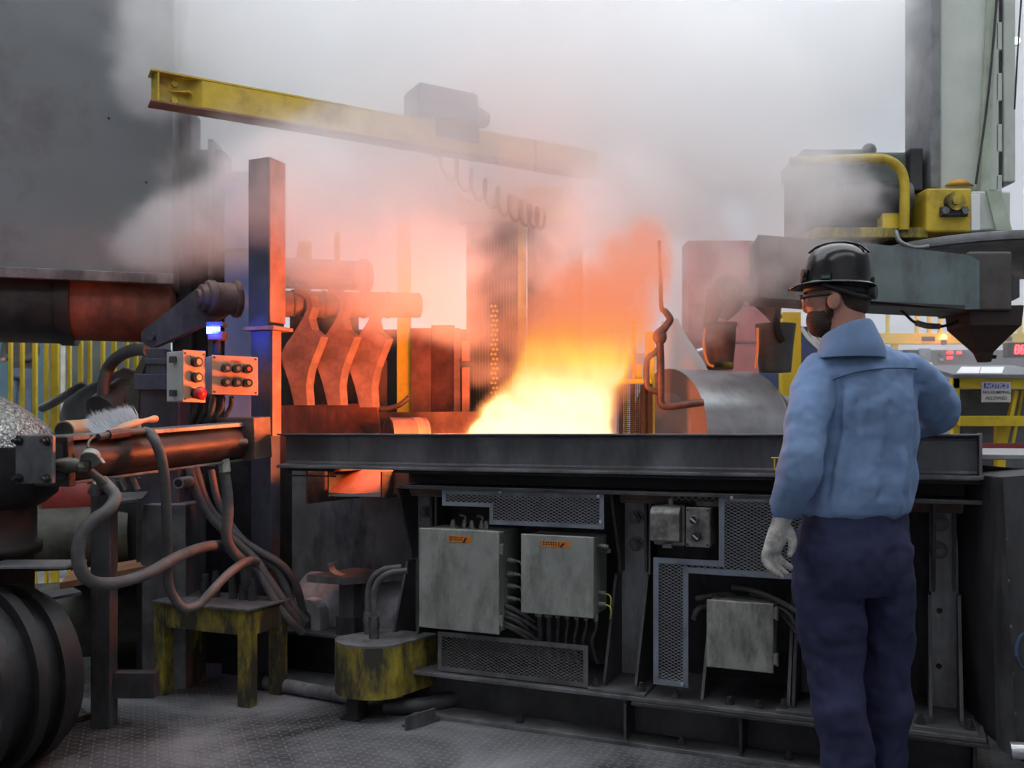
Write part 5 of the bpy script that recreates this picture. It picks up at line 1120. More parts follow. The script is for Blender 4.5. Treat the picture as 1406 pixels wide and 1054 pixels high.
# ================================================================== left background
Y = 7.0
for i, (x, w_, top) in enumerate(((13, 4, 455), (29, 4, 455), (46, 5, 455), (62, 4, 455), (71, 10, 455), (94, 4, 455), (109, 5, 455), (122, 4, 455), (140, 4, 452), (155, 5, 455), (173, 4, 455), (185, 5, 455))):
    up('fence_bar', ['first', 'second', 'third', 'fourth', 'thick fifth', 'sixth', 'seventh', 'eighth', 'ninth', 'tenth', 'eleventh', 'last'][i]+' yellow fence bar counted from the left, under the rusty drum', 'fence bar', x-2, x-2+w_, top, Y+.02*(i % 3), .035, YEL, 0, group='yellow fence bars')
boxt('pale_cabinet', 'pale blue cabinet wall behind the yellow fence bars', 'cabinet', -60, 84, 395, 640, 15.5, .4, TEAL)
boxt('pale_stripe_post', 'cream post between pale blue cabinet and dark machines', 'post', 83, 89, 400, 640, 13.0, .1, mat('cream', (.6, .57, .45), .6))
boxt('dark_machine', 'murky grey-green machine behind the right half of the fence bars', 'machine', 90, 215, 400, 640, 9.4, .4, mat('murky_grey', (.07, .08, .075), .6, .1, .6, 1.6))
for i, x in enumerate((-5, 15, 33)): 
    if i != 1: boxt('wall_notice', ['small white notice at the far left of the pale blue cabinet', '', 'small white notice beside the ring of the rusty drum'][i], 'notice', x+4, x+14, 452, 462, 15.48, .025, WHITE)
hose('thick grey hose arching from the jack column over the background motors', [P(205, 481, 5.0), P(185, 480, 5.2), P(165, 488, 5.4), P(150, 503, 5.5), P(143, 525, 5.5), P(142, 550, 5.5)], .036, RUBBER)
m = MB(); m.lathe([(.0001, 0), (.12, .01), (.18, .08), (.2, .2), (.2, .5), (.15, .55)], P(95, 590, 5.9), (.85, .1, .45), n=32); t = thing('electric_motor', 'dark domed motor behind the brush', 'motor', (P(120, 590, 5.9).x, 5.95, 0), kind='thing'); m.build('motor_body', mat('motor_grey', (.09, .095, .095), .45, .3, .3), t)
q = P(125, 575, 5.95); m = MB(); m.box((q.x-.1, 5.88, 0), (q.x+.1, 6.05, q.z)); m.build('pedestal', BLACK, t, bevel=.005)
hose('grey hose curving behind the fence bars above the motor', [P(58, 560, 6.5), P(75, 552, 6.4), P(95, 540, 6.3), P(112, 530, 6.3), P(110, 548, 6.3), P(108, 640, 6.3), P(108, 842, 6.3)], .03, HOSE)
m = MB(); m.cyl(P(140, 566, 5.5), P(175, 540, 5.7), .11, n=24); m.build('pump_body', mat('pump_black', (.05, .05, .052), .35, .3, .3), label='black glossy pump body behind the brush bristles', cat='pump', kind='thing', bevel=.01)
m = MB(); m.prism([P(168, 575, 4.74), P(190, 570, 4.74), P(192, 520, 4.74), P(203, 490, 4.74), P(196, 488, 4.74), P(180, 520, 4.74)], (0, .04, 0)); m.build('swing_plate', mat('dark_olive_steel', (.07, .062, .045), .6, .2, .4), label='dark curved plate leaning beside the jack column', cat='plate', kind='thing')
# ================================================================== the worker
def ring(c, r, f, hw, dp, n=48, fold=None):
    out = []
    for i in range(n):
        a = 2*math.pi*i/n; k = 1+(fold(a) if fold else 0)
        ca, sa = math.cos(a), math.sin(a); e = .86
        out.append(c+r*(hw*k*math.copysign(abs(ca)**e, ca))+f*(dp*k*math.copysign(abs(sa)**e, sa)))
    return out
def limb(m, pts, radii, n=20, flat=1.0, sub=6, wr=None):
    pts = [V(p) for p in pts]; m.tube(pts, 0, n=n, sub=sub, radii=radii)
    for p, r_ in ((pts[0], radii[0]), (pts[-1], radii[-1])): m.sphere(p, r_*.98, n=12, m=8)
def organic(o, vox, it=4, fac=.5):
    m = o.modifiers.new('remesh', 'REMESH'); m.mode = 'VOXEL'; m.voxel_size = vox; m.use_smooth_shade = True
    s = o.modifiers.new('smooth', 'SMOOTH'); s.factor = fac; s.iterations = it
SHIRT = mat('chambray_shirt', (.16, .255, .44), .85, 0, .16, 9, dirt=(.20, .31, .51), dirt_amt=.4, dirt_scale=2.5, bump=1.0, bscale=13, stretch=(1, 1, .2))  # vertically stretched tone patches put fold shade into the cloth colour
PANTS = mat('navy_work_trousers', (.022, .026, .075), .85, 0, .22, 5, dirt=(.03, .036, .095), dirt_amt=.4, dirt_scale=4, bump=.8, bscale=9)
SKIN = mat('skin', (.52, .26, .19), .55, 0, .08, 10, bump=.03)
HAIR = mat('dark_brown_hair', (.05, .03, .02), .7, 0, .3, 60, bump=.4, bscale=180)
GLOVE = mat('white_leather_glove', (.50, .49, .46), .8, 0, .2, 18, dirt=(.22, .21, .2), dirt_amt=.4, dirt_scale=16, bump=.5, bscale=40)
HELM = mat('black_helmet_shell', (.018, .018, .02), .22, 0, .3, 12, bump=.02)
YW = 3.0
t = thing('person', 'worker in blue shirt, navy trousers and black hard hat, one elbow on the rail', 'person', P(1180, 593, YW)-V((0, 0, CH)), kind='thing')
yw = R(16); fd = V((-math.sin(yw), math.cos(yw), 0)); rd_ = V((math.cos(yw), math.sin(yw), 0))
def fold(z, amp): return lambda a: 8.0*amp*((.6-abs(math.sin(5*a+.15*z)))*.5+(.6-abs(math.sin(8.5*a-.12*z+1)))*.5)*(1 if math.sin(a) < .2 else .3)
TOR = [(710, 1170, 68, .114, .004), (702, 1173, 76, .132, .006), (688, 1175, 78, .142, .012), (660, 1178, 76, .140, .03), (630, 1181, 73, .135, .03), (600, 1184, 70, .132, .03), (565, 1187, 69, .132, .026), (535, 1188, 71, .130, .02), (512, 1187, 76, .122, .01), (497, 1185, 73, .110, 0), (486, 1180, 58, .096, 0), (476, 1174, 44, .085, 0), (467, 1168, 34, .075, 0)]
def torc(y, cx): return P(cx, y, YW+(.0 if y > 560 else (560-y)*.0004))
m = MB(); m.loft([ring(torc(y, cx), rd_, fd, hw*YW/F_PX, dp, fold=fold(y*.03, am)) for y, cx, hw, dp, am in TOR])
# sleeves
limb(m, [P(1126, 512, 3.0), P(1117, 540, 2.96), P(1108, 580, 2.91), P(1101, 620, 2.88), P(1095, 650, 2.88), P(1087, 676, 2.9), P(1080, 694, 2.92)], [.070, .075, .072, .070, .069, .060, .050], n=22)
limb(m, [P(1247, 512, 3.02), P(1262, 525, 3.05), P(1277, 545, 3.10), P(1289, 562, 3.15)], [.068, .076, .080, .076], n=22)
limb(m, [P(1289, 564, 3.16), P(1285, 577, 3.23), P(1262, 583, 3.31), P(1225, 584, 3.36), P(1190, 584, 3.38)], [.074, .050, .048, .044, .040], n=20)
o = m.build('shirt', SHIRT, t, label='blue chambray long-sleeved work shirt'); organic(o, .007, 3)
tx = bpy.data.textures.new('cloth_folds', 'CLOUDS'); tx.noise_scale = .11; tx.noise_depth = 2
d = o.modifiers.new('folds', 'DISPLACE'); d.texture = tx; d.strength = .026; d.mid_level = .5; d.texture_coords = 'LOCAL'
# rolled cuff and seams
m = MB(); c0, c1 = P(1085, 686, 2.942), P(1075, 702, 2.938); dd = (c1-c0).normalized()
m.lathe([(.052, 0), (.056, .004), (.055, .03), (.05, .045), (.044, .045), (.044, .0)], c0, dd, n=28); o = m.build('cuff', SHIRT, t); 
def surf(y, a, off=.004):
    for k in range(len(TOR)-1):
        (y0, c0_, h0_, d0_, f0), (y1, c1_, h1_, d1_, f1) = TOR[k], TOR[k+1]
        if y1 <= y <= y0:
            q = (y0-y)/(y0-y1); cx = c0_+(c1_-c0_)*q; hw = (h0_+(h1_-h0_)*q)*YW/F_PX; dp = d0_+(d1_-d0_)*q; e = .86
            ca, sa = math.cos(a), math.sin(a)
            return torc(y, cx)+rd_*((hw+off)*math.copysign(abs(ca)**e, ca))+fd*((dp+off)*math.copysign(abs(sa)**e, sa))
SEAM = mat('shirt_seam', (.07, .12, .24), .9, bump=0)
m = MB(); m.tube([surf(526-10*math.sin(math.pi*k/11)-k*1.3, R(198+k*13), .0065) for k in range(12)], .0028, n=6, sub=3); m.build('yoke_seam', SEAM, t)
# collar
m = MB(); nc = P(1156, 466, 3.0)
def crg(c, r1, r2, tilt, n=32): return [c+rd_*(r1*math.cos(2*math.pi*i/n))+fd*(r2*math.sin(2*math.pi*i/n))+V((0, 0, -tilt*math.sin(2*math.pi*i/n)))+V((0, 0, tilt*.5*math.cos(2*math.pi*i/n))) for i in range(n)]
cA = P(1167, 480, 2.975); cB = P(1162, 452, 2.98)
m.loft([crg(P(1168, 492, 2.98), .118, .105, .0), crg(P(1168, 482, 2.975), .112, .102, .012), crg(P(1165, 468, 2.977), .094, .09, .024), crg(cB, .081, .08, .028), crg(cB, .074, .073, .028), crg(P(1164, 474, 2.98), .078, .076, .028)], caps=False)
o = m.build('collar', SHIRT, t)
sl = o.modifiers.new('thick', 'SUBSURF'); sl.levels = 1; sl.render_levels = 1
# trousers
m = MB()
HIP = [(684, 1176, 72, .115), (700, 1175, 74, .122), (730, 1172, 77, .135), (760, 1172, 77.5, .140), (790, 1172, 76, .132), (815, 1173, 73, .11)]
m.loft([ring(P(cx, y, YW), rd_, fd, hw*YW/F_PX, dp, n=40) for y, cx, hw, dp in HIP])
LL = [(745, 1134, 40, .118, 3.0), (800, 1139, 44, .112, 3.0), (850, 1142, 42, .100, 3.0), (900, 1146, 38.5, .09, 3.01), (930, 1149, 36, .086, 3.0), (970, 1155, 35, .086, 2.99), (1010, 1159, 33.5, .082, 2.99), (1060, 1163, 32.5, .08, 3.0), (1106, 1165, 34, .085, 3.0)]
RL = [(745, 1210, 38, .118, 3.03), (800, 1214, 34, .108, 3.03), (850, 1217, 31, .098, 3.05), (900, 1217, 29, .09, 3.06), (950, 1216, 27, .085, 3.06), (1000, 1216, 25.5, .082, 3.07), (1050, 1215, 24, .08, 3.08), (1098, 1215, 26, .085, 3.08)]
for leg in (LL, RL):
    m.loft([ring(P(cx, y, Y_), rd_, fd, hw*Y_/F_PX, dp, n=32, fold=lambda a, y=y: .03*math.sin(3*a+y*.11)) for y, cx, hw, dp, Y_ in leg])
o = m.build('trousers', PANTS, t, label='navy blue work trousers'); organic(o, .0085, 3)
tx2 = bpy.data.textures.new('trouser_folds', 'CLOUDS'); tx2.noise_scale = .13; tx2.noise_depth = 2
d = o.modifiers.new('folds', 'DISPLACE'); d.texture = tx2; d.strength = .045; d.mid_level = .5; d.texture_coords = 'LOCAL'
m = MB(); m.loft([ring(P(1176, 697, YW), rd_, fd, .178, .124, n=40), ring(P(1176, 684, YW), rd_, fd, .174, .12, n=40)]); m.build('belt', BLACK, t)
# boots
for (cx, Y_) in ((1163, 3.0), (1215, 3.08)):
    c = P(cx, 593, Y_); c.z = 0; m = MB()
    def br(s, z, hw, dp): return ring(c+fd*s+V((0, 0, z)), rd_, fd, hw, dp, n=20)
    m.loft([br(.05, .0, .048, .135), br(.05, .03, .05, .14), br(.045, .06, .048, .125), br(.02, .09, .05, .095), br(0, .12, .055, .075), br(0, .17, .055, .07)]); m.build('boot', BLACK, t)
# head
hy_ = R(56); hf = V((-math.sin(hy_), math.cos(hy_), 0)); hl = V((-math.cos(hy_), -math.sin(hy_), 0))   # hl: his left side
hc = P(1150, 404, 3.0)                    # skull centre
def hp(f_, l_, z_): return hc+hf*f_+hl*l_+V((0, 0, z_))
def ell(m, f_, l_, z_, a, b_, c_, n=20, k=14):
    rings = []
    for j in range(1, k):
        ph = math.pi*j/k; rings.append([hp(f_, l_, z_)+hf*(a*math.sin(ph)*math.cos(2*math.pi*i/n))+hl*(b_*math.sin(ph)*math.sin(2*math.pi*i/n))+V((0, 0, -c_*math.cos(ph))) for i in range(n)])
    m.loft(rings)
m = MB()
ell(m, 0, 0, .02, .094, .076, .095); ell(m, .022, 0, -.06, .072, .058, .075); ell(m, .05, 0, -.10, .035, .035, .028); ell(m, .055, 0, -.02, .045, .058, .06)
m.tube([hp(-.02, 0, -.03), hp(-.028, 0, -.09), hp(-.038, 0, -.15), hp(-.045, 0, -.20)], 0, n=20, radii=[.062, .060, .062, .075])
ell(m, .098, 0, -.035, .018, .013, .022); ell(m, .094, 0, -.012, .012, .011, .03)                           # nose
ell(m, .086, 0, -.072, .012, .022, .008)                                                                   # lips
for s in (-1, 1):
    ell(m, -.008, s*.076, -.028, .022, .010, .032); ell(m, -.012, s*.083, -.018, .018, .006, .02); ell(m, .072, s*.034, -.005, .02, .02, .012)
o = m.build('head', SKIN, t); organic(o, .0045, 4)
for s in (-1, 1):
    m = MB(); ell(m, .083, s*.031, -.014, .011, .012, .010); m.build('eye', WHITE, t)
m = MB(); ell(m, .036, 0, -.082, .066, .0600, .062); ell(m, .02, 0, -.068, .068, .0610, .040); [ell(m, .012, s_*.0655, -.042, .012, .007, .036) for s_ in (-1, 1)]; ell(m, .058, 0, -.108, .038, .038, .03)
o = m.build('beard', HAIR, t, label='short dark full beard'); organic(o, .005, 3)
bo = o.modifiers.new('trim', 'DISPLACE'); bo.strength = .0
m = MB(); ell(m, -.012, 0, .022, .092, .0785, .082); ell(m, -.045, 0, -.03, .057, .062, .058)
o = m.build('hair', HAIR, t, label='short brown hair at the nape'); organic(o, .006, 2)
# safety glasses
m = MB()
for s in (-1, 1):
    m.tube([hp(.10, s*.062, -.012), hp(.06, s*.079, -.010), hp(.02, s*.0815, -.010), hp(-.01, s*.084, -.012)], .0045, n=8)
m.tube([hp(.098, .064, -.006), hp(.11, .04, -.002), hp(.113, 0, -.002), hp(.11, -.04, -.002), hp(.098, -.064, -.006)], .0045, n=8)
gl = m.build('safety_glasses', BLACK, t)
lens = bpy.data.materials.new('orange_tint_lens'); lens.use_nodes = True; bs = lens.node_tree.nodes['Principled BSDF']; bs.inputs['Roughness'].default_value = .05; bs.inputs['Transmission Weight'].default_value = .9; bs.inputs['Base Color'].default_value = (.9, .75, .6, 1)  # orange glow on the glasses put into the lens tint
for s in (-1, 1):
    m = MB(); m.prism([hp(.110, s*.008, -.004), hp(.106, s*.05, -.004), hp(.09, s*.070, -.010), hp(.088, s*.066, -.036), hp(.104, s*.04, -.046), hp(.110, s*.012, -.036)], hf*.002); m.build('lens', lens, gl)
# hard hat
hh = P(1149, 391, 3.0); tl = R(4)
hz = (V((0, 0, 1))+hf*-.06).normalized(); hF = (hf-hz*hf.dot(hz)).normalized(); hL = hz.cross(hF)
def kp(f_, l_, z_): return hh+hF*f_+hL*l_+hz*z_
m = MB(); rings = []; n = 48
prof = [(1.02, -.004), (1.0, .0), (.985, .03), (.95, .060), (.88, .088), (.76, .109), (.58, .123), (.36, .131), (.12, .134)]
for k, z in prof:
    rg = []
    for i in range(n):
        a = 2*math.pi*i/n; f_ = .110*k*math.cos(a); l_ = .095*k*math.sin(a)
        rib = .0
        if k < .99:
            for c_, wd in ((0, .013),): rib += .007*math.exp(-((l_-c_)/wd)**4)*min(1, max(0, (.99-k)/.15))
        rg.append(kp(f_, l_, z+rib))
    rings.append(rg)
m.loft(rings); sh = m.build('hard_hat', HELM, t, label='glossy black hard hat')
m = MB(); rings = []
for ex, z in ((.0, .006), (.012, .0), (.014, -.004), (.010, -.006), (-.004, -.003)):
    rg = []
    for i in range(n):
        a = 2*math.pi*i/n; pk = .030*max(0, math.cos(a))**3; e = ex*(1+(pk/.012 if ex > 0 else 0))
        rg.append(kp((.111+e)*math.cos(a), (.096+min(e, .014))*math.sin(a), z-(.010*max(0, math.cos(a))**3 if ex > 0 else 0)))
    rings.append(rg)
m.loft(rings, caps=False); m.build('brim', HELM, sh)
m = MB()
for l_ in (-.017, .017):
    m.tube([kp(.110*.9*math.cos(a), l_, .082+.055*math.sin(a)**.8) for a in [R(x) for x in (20, 45, 70, 90, 110, 135, 160)]], .004, n=8)
m.build('crown_rib', HELM, sh)
m = MB(); 
def side(a, z, k=1.01): return kp(.110*k*math.cos(a), .095*k*math.sin(a), z)
c = side(R(38), .03, 1.0); m.cyl(c, c+(c-kp(0, 0, .03)).normalized()*.012, .017, n=18); m.box((0, 0, 0), (0, 0, 0)); m.build('lamp_clip', BLACK, sh)
m = MB(); c = side(R(38), .012, 1.0); dq = (c-kp(0, 0, .012)).normalized(); m.cyl(c, c+dq*.014, .012, n=12); m.build('lamp_bracket', BLACK, sh)
for aa_, z, w_, mt, nm in ((R(85), .016, .017, BLACK, 'slot'), (R(85), .013, .014, mat('green_tag', (.05, .16, .11), .4), 'green_tag'), (R(4), .012, .008, BLACK, 'front_clip'), (R(186), .012, .008, BLACK, 'rear_clip')):
    c = side(aa_, z, 1.0); dq = (c-kp(0, 0, z)).normalized(); tn = hz.cross(dq); e = .004 if nm == 'green_tag' else .003
    m = MB(); hgt = .005 if nm == 'green_tag' else .010
    m.prism([c-tn*w_-hz*hgt+dq*(e-.003), c+tn*w_-hz*hgt+dq*(e-.003), c+tn*w_+hz*hgt+dq*(e-.003), c-tn*w_+hz*hgt+dq*(e-.003)], dq*.006); m.build(nm, mt, sh)
# suspension band and ratchet knob
m = MB(); rings = []
for z in (-.028, -.004):
    rings.append([kp(.106*math.cos(a), .087*math.sin(a), z-.012*max(0, -math.cos(a))) for a in [2*math.pi*i/40 for i in range(40)]])
m.loft(rings, caps=False); hb_ = m.build('headband', BLACK, sh); sl = hb_.modifiers.new('thick', 'SOLIDIFY'); sl.thickness = .003
m = MB(); c = kp(-.104, .0, -.028); m.cyl(c, c-hF*.022, .022, n=18); m.build('ratchet_knob', BLACK, sh, bevel=.003)
m = MB(); m.tube([kp(.02, .088, -.008), kp(-.04, .082, -.03), kp(-.085, .05, -.045), kp(-.106, 0, -.045), kp(-.085, -.05, -.045)], .009, n=8); m.build('nape_strap', BLACK, sh)
# gloved hand
m = MB(); Yh = 2.935
w0, w1 = P(1077, 704, 2.938), P(1064, 744, Yh)
def orect(c, ax_, s1, s2, a, b_, n=16): return [c+s1*(a*math.cos(2*math.pi*i/n))+s2*(b_*math.sin(2*math.pi*i/n)) for i in range(n)]
s1 = V((.75, .66, 0)).normalized(); s2 = V((-.66, .75, 0))
m.loft([orect(P(1076, 706, Yh), 0, s1, s2, .036, .032), orect(P(1073, 716, Yh), 0, s1, s2, .036, .029), orect(P(1068, 730, Yh), 0, s1, s2, .042, .028), orect(P(1064, 745, Yh), 0, s1, s2, .045, .027), orect(P(1060, 757, Yh), 0, s1, s2, .043, .024)])
for k, (off, ln, lean) in enumerate(((-.034, .074, -.004), (-.012, .086, .0), (.011, .080, .006), (.032, .062, .012))):
    b0 = P(1061, 752, Yh)+s1*off; 
    j1 = b0+V((-.004, 0, -ln*.42))+s2*.002+s1*lean*.4; j2 = j1+V((.004, 0, -ln*.34))+s1*lean*.4-s2*.012; j3 = j2+V((.012, 0, -ln*.26))-s2*.016
    limb(m, [b0, j1, j2, j3], [.0125, .012, .0112, .0095], n=12, sub=3)
th0 = P(1074, 728, Yh)+s1*.02-s2*.012; limb(m, [th0, th0+V((.008, -.010, -.03)), th0+V((.006, -.016, -.055)), th0+V((-.004, -.018, -.076))], [.017, .0155, .0135, .0105], n=12, sub=3)
o = m.build('glove', GLOVE, t, label='worn white leather work glove'); organic(o, .0045, 2)
m = MB(); m.loft([orect(P(1078, 700, Yh), 0, s1, s2, .037, .033), orect(P(1076, 707, Yh), 0, s1, s2, .0385, .0345), orect(P(1075.5, 709, Yh), 0, s1, s2, .038, .034)]); m.build('glove_band', mat('blue_knit', (.04, .12, .45), .8), t)
# right hand, hidden beyond the torso, resting on the rail
m = MB(); b0 = P(1192, 585, 3.38)
m.sphere(b0+V((-.03, .01, 0)), .035, 1.3, .9, .6)
for k in range(4): limb(m, [b0+V((-.06, .03-.02*k, 0)), b0+V((-.09, .03-.02*k, -.002)), b0+V((-.115, .03-.02*k, -.008))], [.011, .0105, .009], n=10, sub=2)
limb(m, [b0+V((-.03, -.025, 0)), b0+V((-.06, -.045, 0)), b0+V((-.08, -.05, -.004))], [.013, .012, .01], n=10, sub=2)
o = m.build('glove', GLOVE, t); organic(o, .005, 2)
# ================================================================== distant person behind the yellow bars
Y = 14.0
def q(x, y, d=0): return P(x, y, Y+d)
zf = q(28, 500).z-1.0
t = thing('person', 'distant person in grey jacket and jeans behind the yellow fence bars', 'person', V((q(28, 500).x, Y, zf)), kind='thing')
JK = mat('grey_jacket', (.09, .09, .09), .8); JE = mat('blue_jeans', (.12, .16, .22), .8)
X_, Y_ = V((1, 0, 0)), V((0, 1, 0))
def hr(x, z, hw, dp): return ring(V((q(x, 500).x, Y, zf+z)), X_, Y_, hw, dp, n=20)
m = MB(); m.loft([hr(28, .92, .17, .12), hr(28, 1.05, .17, .12), hr(28, 1.25, .19, .13), hr(28, 1.4, .2, .12), hr(28, 1.47, .12, .08)])
cx = q(28, 500).x
for s in (-1, 1): limb(m, [V((cx+s*.2, Y, zf+1.4)), V((cx+s*.25, Y-.02, zf+1.15)), V((cx+s*.14, Y-.2, zf+1.05))], [.06, .05, .04], n=12)
o = m.build('jacket', JK, t); organic(o, .02, 2)
m = MB(); m.loft([hr(28, .78, .17, .12), hr(28, .96, .165, .115)])
for s in (-1, 1): limb(m, [V((cx+s*.09, Y, zf+.88)), V((cx+s*.11, Y, zf+.5)), V((cx+s*.13, Y, zf+.06))], [.095, .07, .055], n=14)
o = m.build('jeans', JE, t); organic(o, .02, 2)
m = MB(); m.sphere(V((cx, Y, zf+1.64)), .1, .85, 1, 1.2); m.tube([V((cx, Y, zf+1.44)), V((cx, Y, zf+1.58))], .05, n=12, sub=1); m.sphere(V((cx, Y-.1, zf+1.62)), .018); m.sphere(V((cx-.14, Y-.22, zf+1.05)), .04); m.sphere(V((cx+.14, Y-.22, zf+1.05)), .04)
o = m.build('head_and_hands', SKIN, t); organic(o, .014, 2)
for s in (-1, 1): m = MB(); m.box((cx+s*.13-.05, Y-.17, zf), (cx+s*.13+.05, Y+.08, zf+.09)); m.build('boot', BLACK, t, bevel=.02)
m = MB(); m.box((cx-2.5, 13.2, 0), (cx+1.2, 15.4, zf)); m.build('work_platform', STEEL2, label='raised work platform under the distant person', cat='platform', kind='thing')
# ================================================================== fire and smoke
class E:                                  # small field-expression helper for geometry nodes
    nt = None
    def __init__(s, k): s.k = k
    @staticmethod
    def op(o, *a):
        n = E.nt.nodes.new('ShaderNodeMath'); n.operation = o
        for i, x in enumerate(a):
            x = x.k if isinstance(x, E) else x
            if isinstance(x, (int, float)): n.inputs[i].default_value = x
            else: E.nt.links.new(x, n.inputs[i])
        return E(n.outputs[0])
    def __add__(s, o): return E.op('ADD', s, o)
    __radd__ = __add__
    def __sub__(s, o): return E.op('SUBTRACT', s, o)
    def __rsub__(s, o): return E.op('SUBTRACT', o, s)
    def __mul__(s, o): return E.op('MULTIPLY', s, o)
    __rmul__ = __mul__
def emax(a, b): return E.op('MAXIMUM', a, b)
def emin(a, b): return E.op('MINIMUM', a, b)
def sstep(x, lo, hi):
    n = E.nt.nodes.new('ShaderNodeMapRange'); n.interpolation_type = 'SMOOTHSTEP'; E.nt.links.new(x.k, n.inputs[0])
    n.inputs[1].default_value = lo; n.inputs[2].default_value = hi; n.inputs[3].default_value = 0; n.inputs[4].default_value = 1
    return E(n.outputs[0])
def noise(vec, scale, detail, rough=.55, dist=0.0, loc=(0, 0, 0), stretch=(1, 1, 1)):
    mp = E.nt.nodes.new('ShaderNodeVectorMath'); mp.operation = 'MULTIPLY_ADD'; E.nt.links.new(vec, mp.inputs[0]); mp.inputs[1].default_value = stretch; mp.inputs[2].default_value = loc
    n = E.nt.nodes.new('ShaderNodeTexNoise'); n.inputs['Scale'].default_value = scale; n.inputs['Detail'].default_value = detail; n.inputs['Roughness'].default_value = rough; n.inputs['Distortion'].default_value = dist
    E.nt.links.new(mp.outputs[0], n.inputs['Vector'])
    return E(n.outputs[0])
def volume(name, label, cat, lo, hi, vox, field, material):
    vd = bpy.data.volumes.new(name); o = bpy.data.objects.new(name, vd); COL.objects.link(o)
    tag(o, label, cat, None, 'stuff')
    ng = bpy.data.node_groups.new(name, 'GeometryNodeTree'); ng.interface.new_socket('Geometry', in_out='OUTPUT', socket_type='NodeSocketGeometry')
    E.nt = ng
    pos = ng.nodes.new('GeometryNodeInputPosition').outputs[0]; sp = ng.nodes.new('ShaderNodeSeparateXYZ'); ng.links.new(pos, sp.inputs[0])
    d = field(pos, E(sp.outputs[0]), E(sp.outputs[1]), E(sp.outputs[2]))
    vc = ng.nodes.new('GeometryNodeVolumeCube'); ng.links.new(d.k, vc.inputs['Density'])
    vc.inputs['Min'].default_value = lo; vc.inputs['Max'].default_value = hi
    for i, ax_ in enumerate('XYZ'): vc.inputs['Resolution '+ax_].default_value = max(8, int((hi[i]-lo[i])/vox))
    sm = ng.nodes.new('GeometryNodeSetMaterial'); sm.inputs['Material'].default_value = material; ng.links.new(vc.outputs[0], sm.inputs[0])
    go = ng.nodes.new('NodeGroupOutput'); ng.links.new(sm.outputs[0], go.inputs[0])
    md = o.modifiers.new('field', 'NODES'); md.node_group = ng
    vd.materials.append(material)
    return o
DEEP = 1.35
def blobs(x, y, z, L_):
    s = None
    for (px, py, Y, rx, ry, rY, w_) in L_:
        c = P(px, py, Y); ax_, az, ay = rx*Y/F_PX, ry*Y/F_PX, rY*DEEP
        dx = (x-c.x)*(1/ax_); dy = (y-c.y)*(1/ay); dz = (z-c.z)*(1/az)
        e = emax(1-(dx*dx+dy*dy+dz*dz), 0.0)*w_
        s = e if s is None else s+e
    return s
# smoke shader
sm_ = bpy.data.materials.new('drifting_smoke'); sm_.use_nodes = True; nt = sm_.node_tree; nt.nodes.clear()
ou = nt.nodes.new('ShaderNodeOutputMaterial'); pv = nt.nodes.new('ShaderNodeVolumePrincipled')
pv.inputs['Color'].default_value = (.997, .997, .998, 1); pv.inputs['Density'].default_value = SMOKE_DENS; pv.inputs['Anisotropy'].default_value = .0
nt.links.new(pv.outputs[0], ou.inputs['Volume'])
SB = [(790, 400, 4.75, 110, 140, .36, .6), (620, 380, 4.95, 150, 110, .40, .72), (500, 290, 5.15, 220, 150, .45, 1.2), (340, 250, 5.3, 150, 130, .32, 1.1),
      (270, 330, 5.05, 120, 75, .24, 1.1), (300, 90, 6.0, 190, 190, .7, 1.2), (500, 60, 6.3, 300, 190, 1.0, 1.3), (760, 140, 5.9, 300, 230, 1.0, 1.3),
      (950, 200, 5.6, 240, 190, .7, 1.2), (1070, 80, 6.3, 240, 220, .8, 1.2), (850, 320, 4.9, 140, 150, .42, 1.1), (1130, 290, 5.3, 110, 90, .35, 1.0), (600, 210, 5.6, 240, 160, .6, .9),
      (430, 410, 5.0, 110, 60, .2, .9), (560, 430, 5.0, 130, 65, .24, .7), (670, 490, 4.95, 70, 60, .25, .45), (215, 60, 5.25, 85, 130, .25, 1.0), (190, 320, 5.1, 70, 60, .18, .8),
      (1000, 390, 5.7, 140, 100, .4, .75), (950, 430, 5.5, 90, 80, .3, .55), (1180, 40, 6.6, 160, 160, .6, .9), (660, 20, 6.0, 300, 120, .8, 1.0),
      (390, 250, 4.75, 130, 110, .2, .9), (520, 350, 4.75, 150, 90, .22, .9), (560, 250, 4.95, 130, 120, .25, .8), (560, 130, 5.0, 170, 90, .3, .6), (800, 200, 5.2, 180, 110, .35, .6), (250, 280, 4.9, 70, 60, .15, .7), (1150, 240, 5.5, 90, 80, .3, .7), (1070, 365, 5.15, 100, 70, .2, .85), (740, 200, 5.35, 140, 90, .3, 1.6), (640, 180, 5.3, 110, 70, .22, .9), (500, 170, 5.2, 100, 60, .18, .6), (370, 260, 4.5, 110, 95, .13, 1.0), (440, 330, 4.75, 120, 80, .16, .8)]
def smoke_field(pos, x, y, z):
    n1 = noise(pos, 2.6, 8, .60, .6, (3.3, 1.2, 7.7)); n2 = noise(pos, .7, 2, .5, 0, (9.1, 4, 2))
    b = blobs(x, y, z, SB)
    d = sstep(b+(n1-.5)*3.0+(n2-.5)*.5, .22, 1.0)
    return d*emin(b*2.5, 1.0)*(1.0-sstep(z, 2.4, 3.3)*sstep(x, -2.4, -1.5)*.42)
volume('smoke', 'billowing grey-white smoke, pink near the fire, drifting over the whole hall', 'smoke', (-3.2, 4.4, 1.28), (3.6, 7.3, 4.75), .035, smoke_field, sm_)
hz_ = bpy.data.materials.new('thin_haze'); hz_.use_nodes = True; nt = hz_.node_tree; nt.nodes.clear()
ou = nt.nodes.new('ShaderNodeOutputMaterial'); pv = nt.nodes.new('ShaderNodeVolumePrincipled'); pv.inputs['Color'].default_value = (.98, .98, .985, 1); pv.inputs['Density'].default_value = .12
nt.links.new(pv.outputs[0], ou.inputs['Volume'])
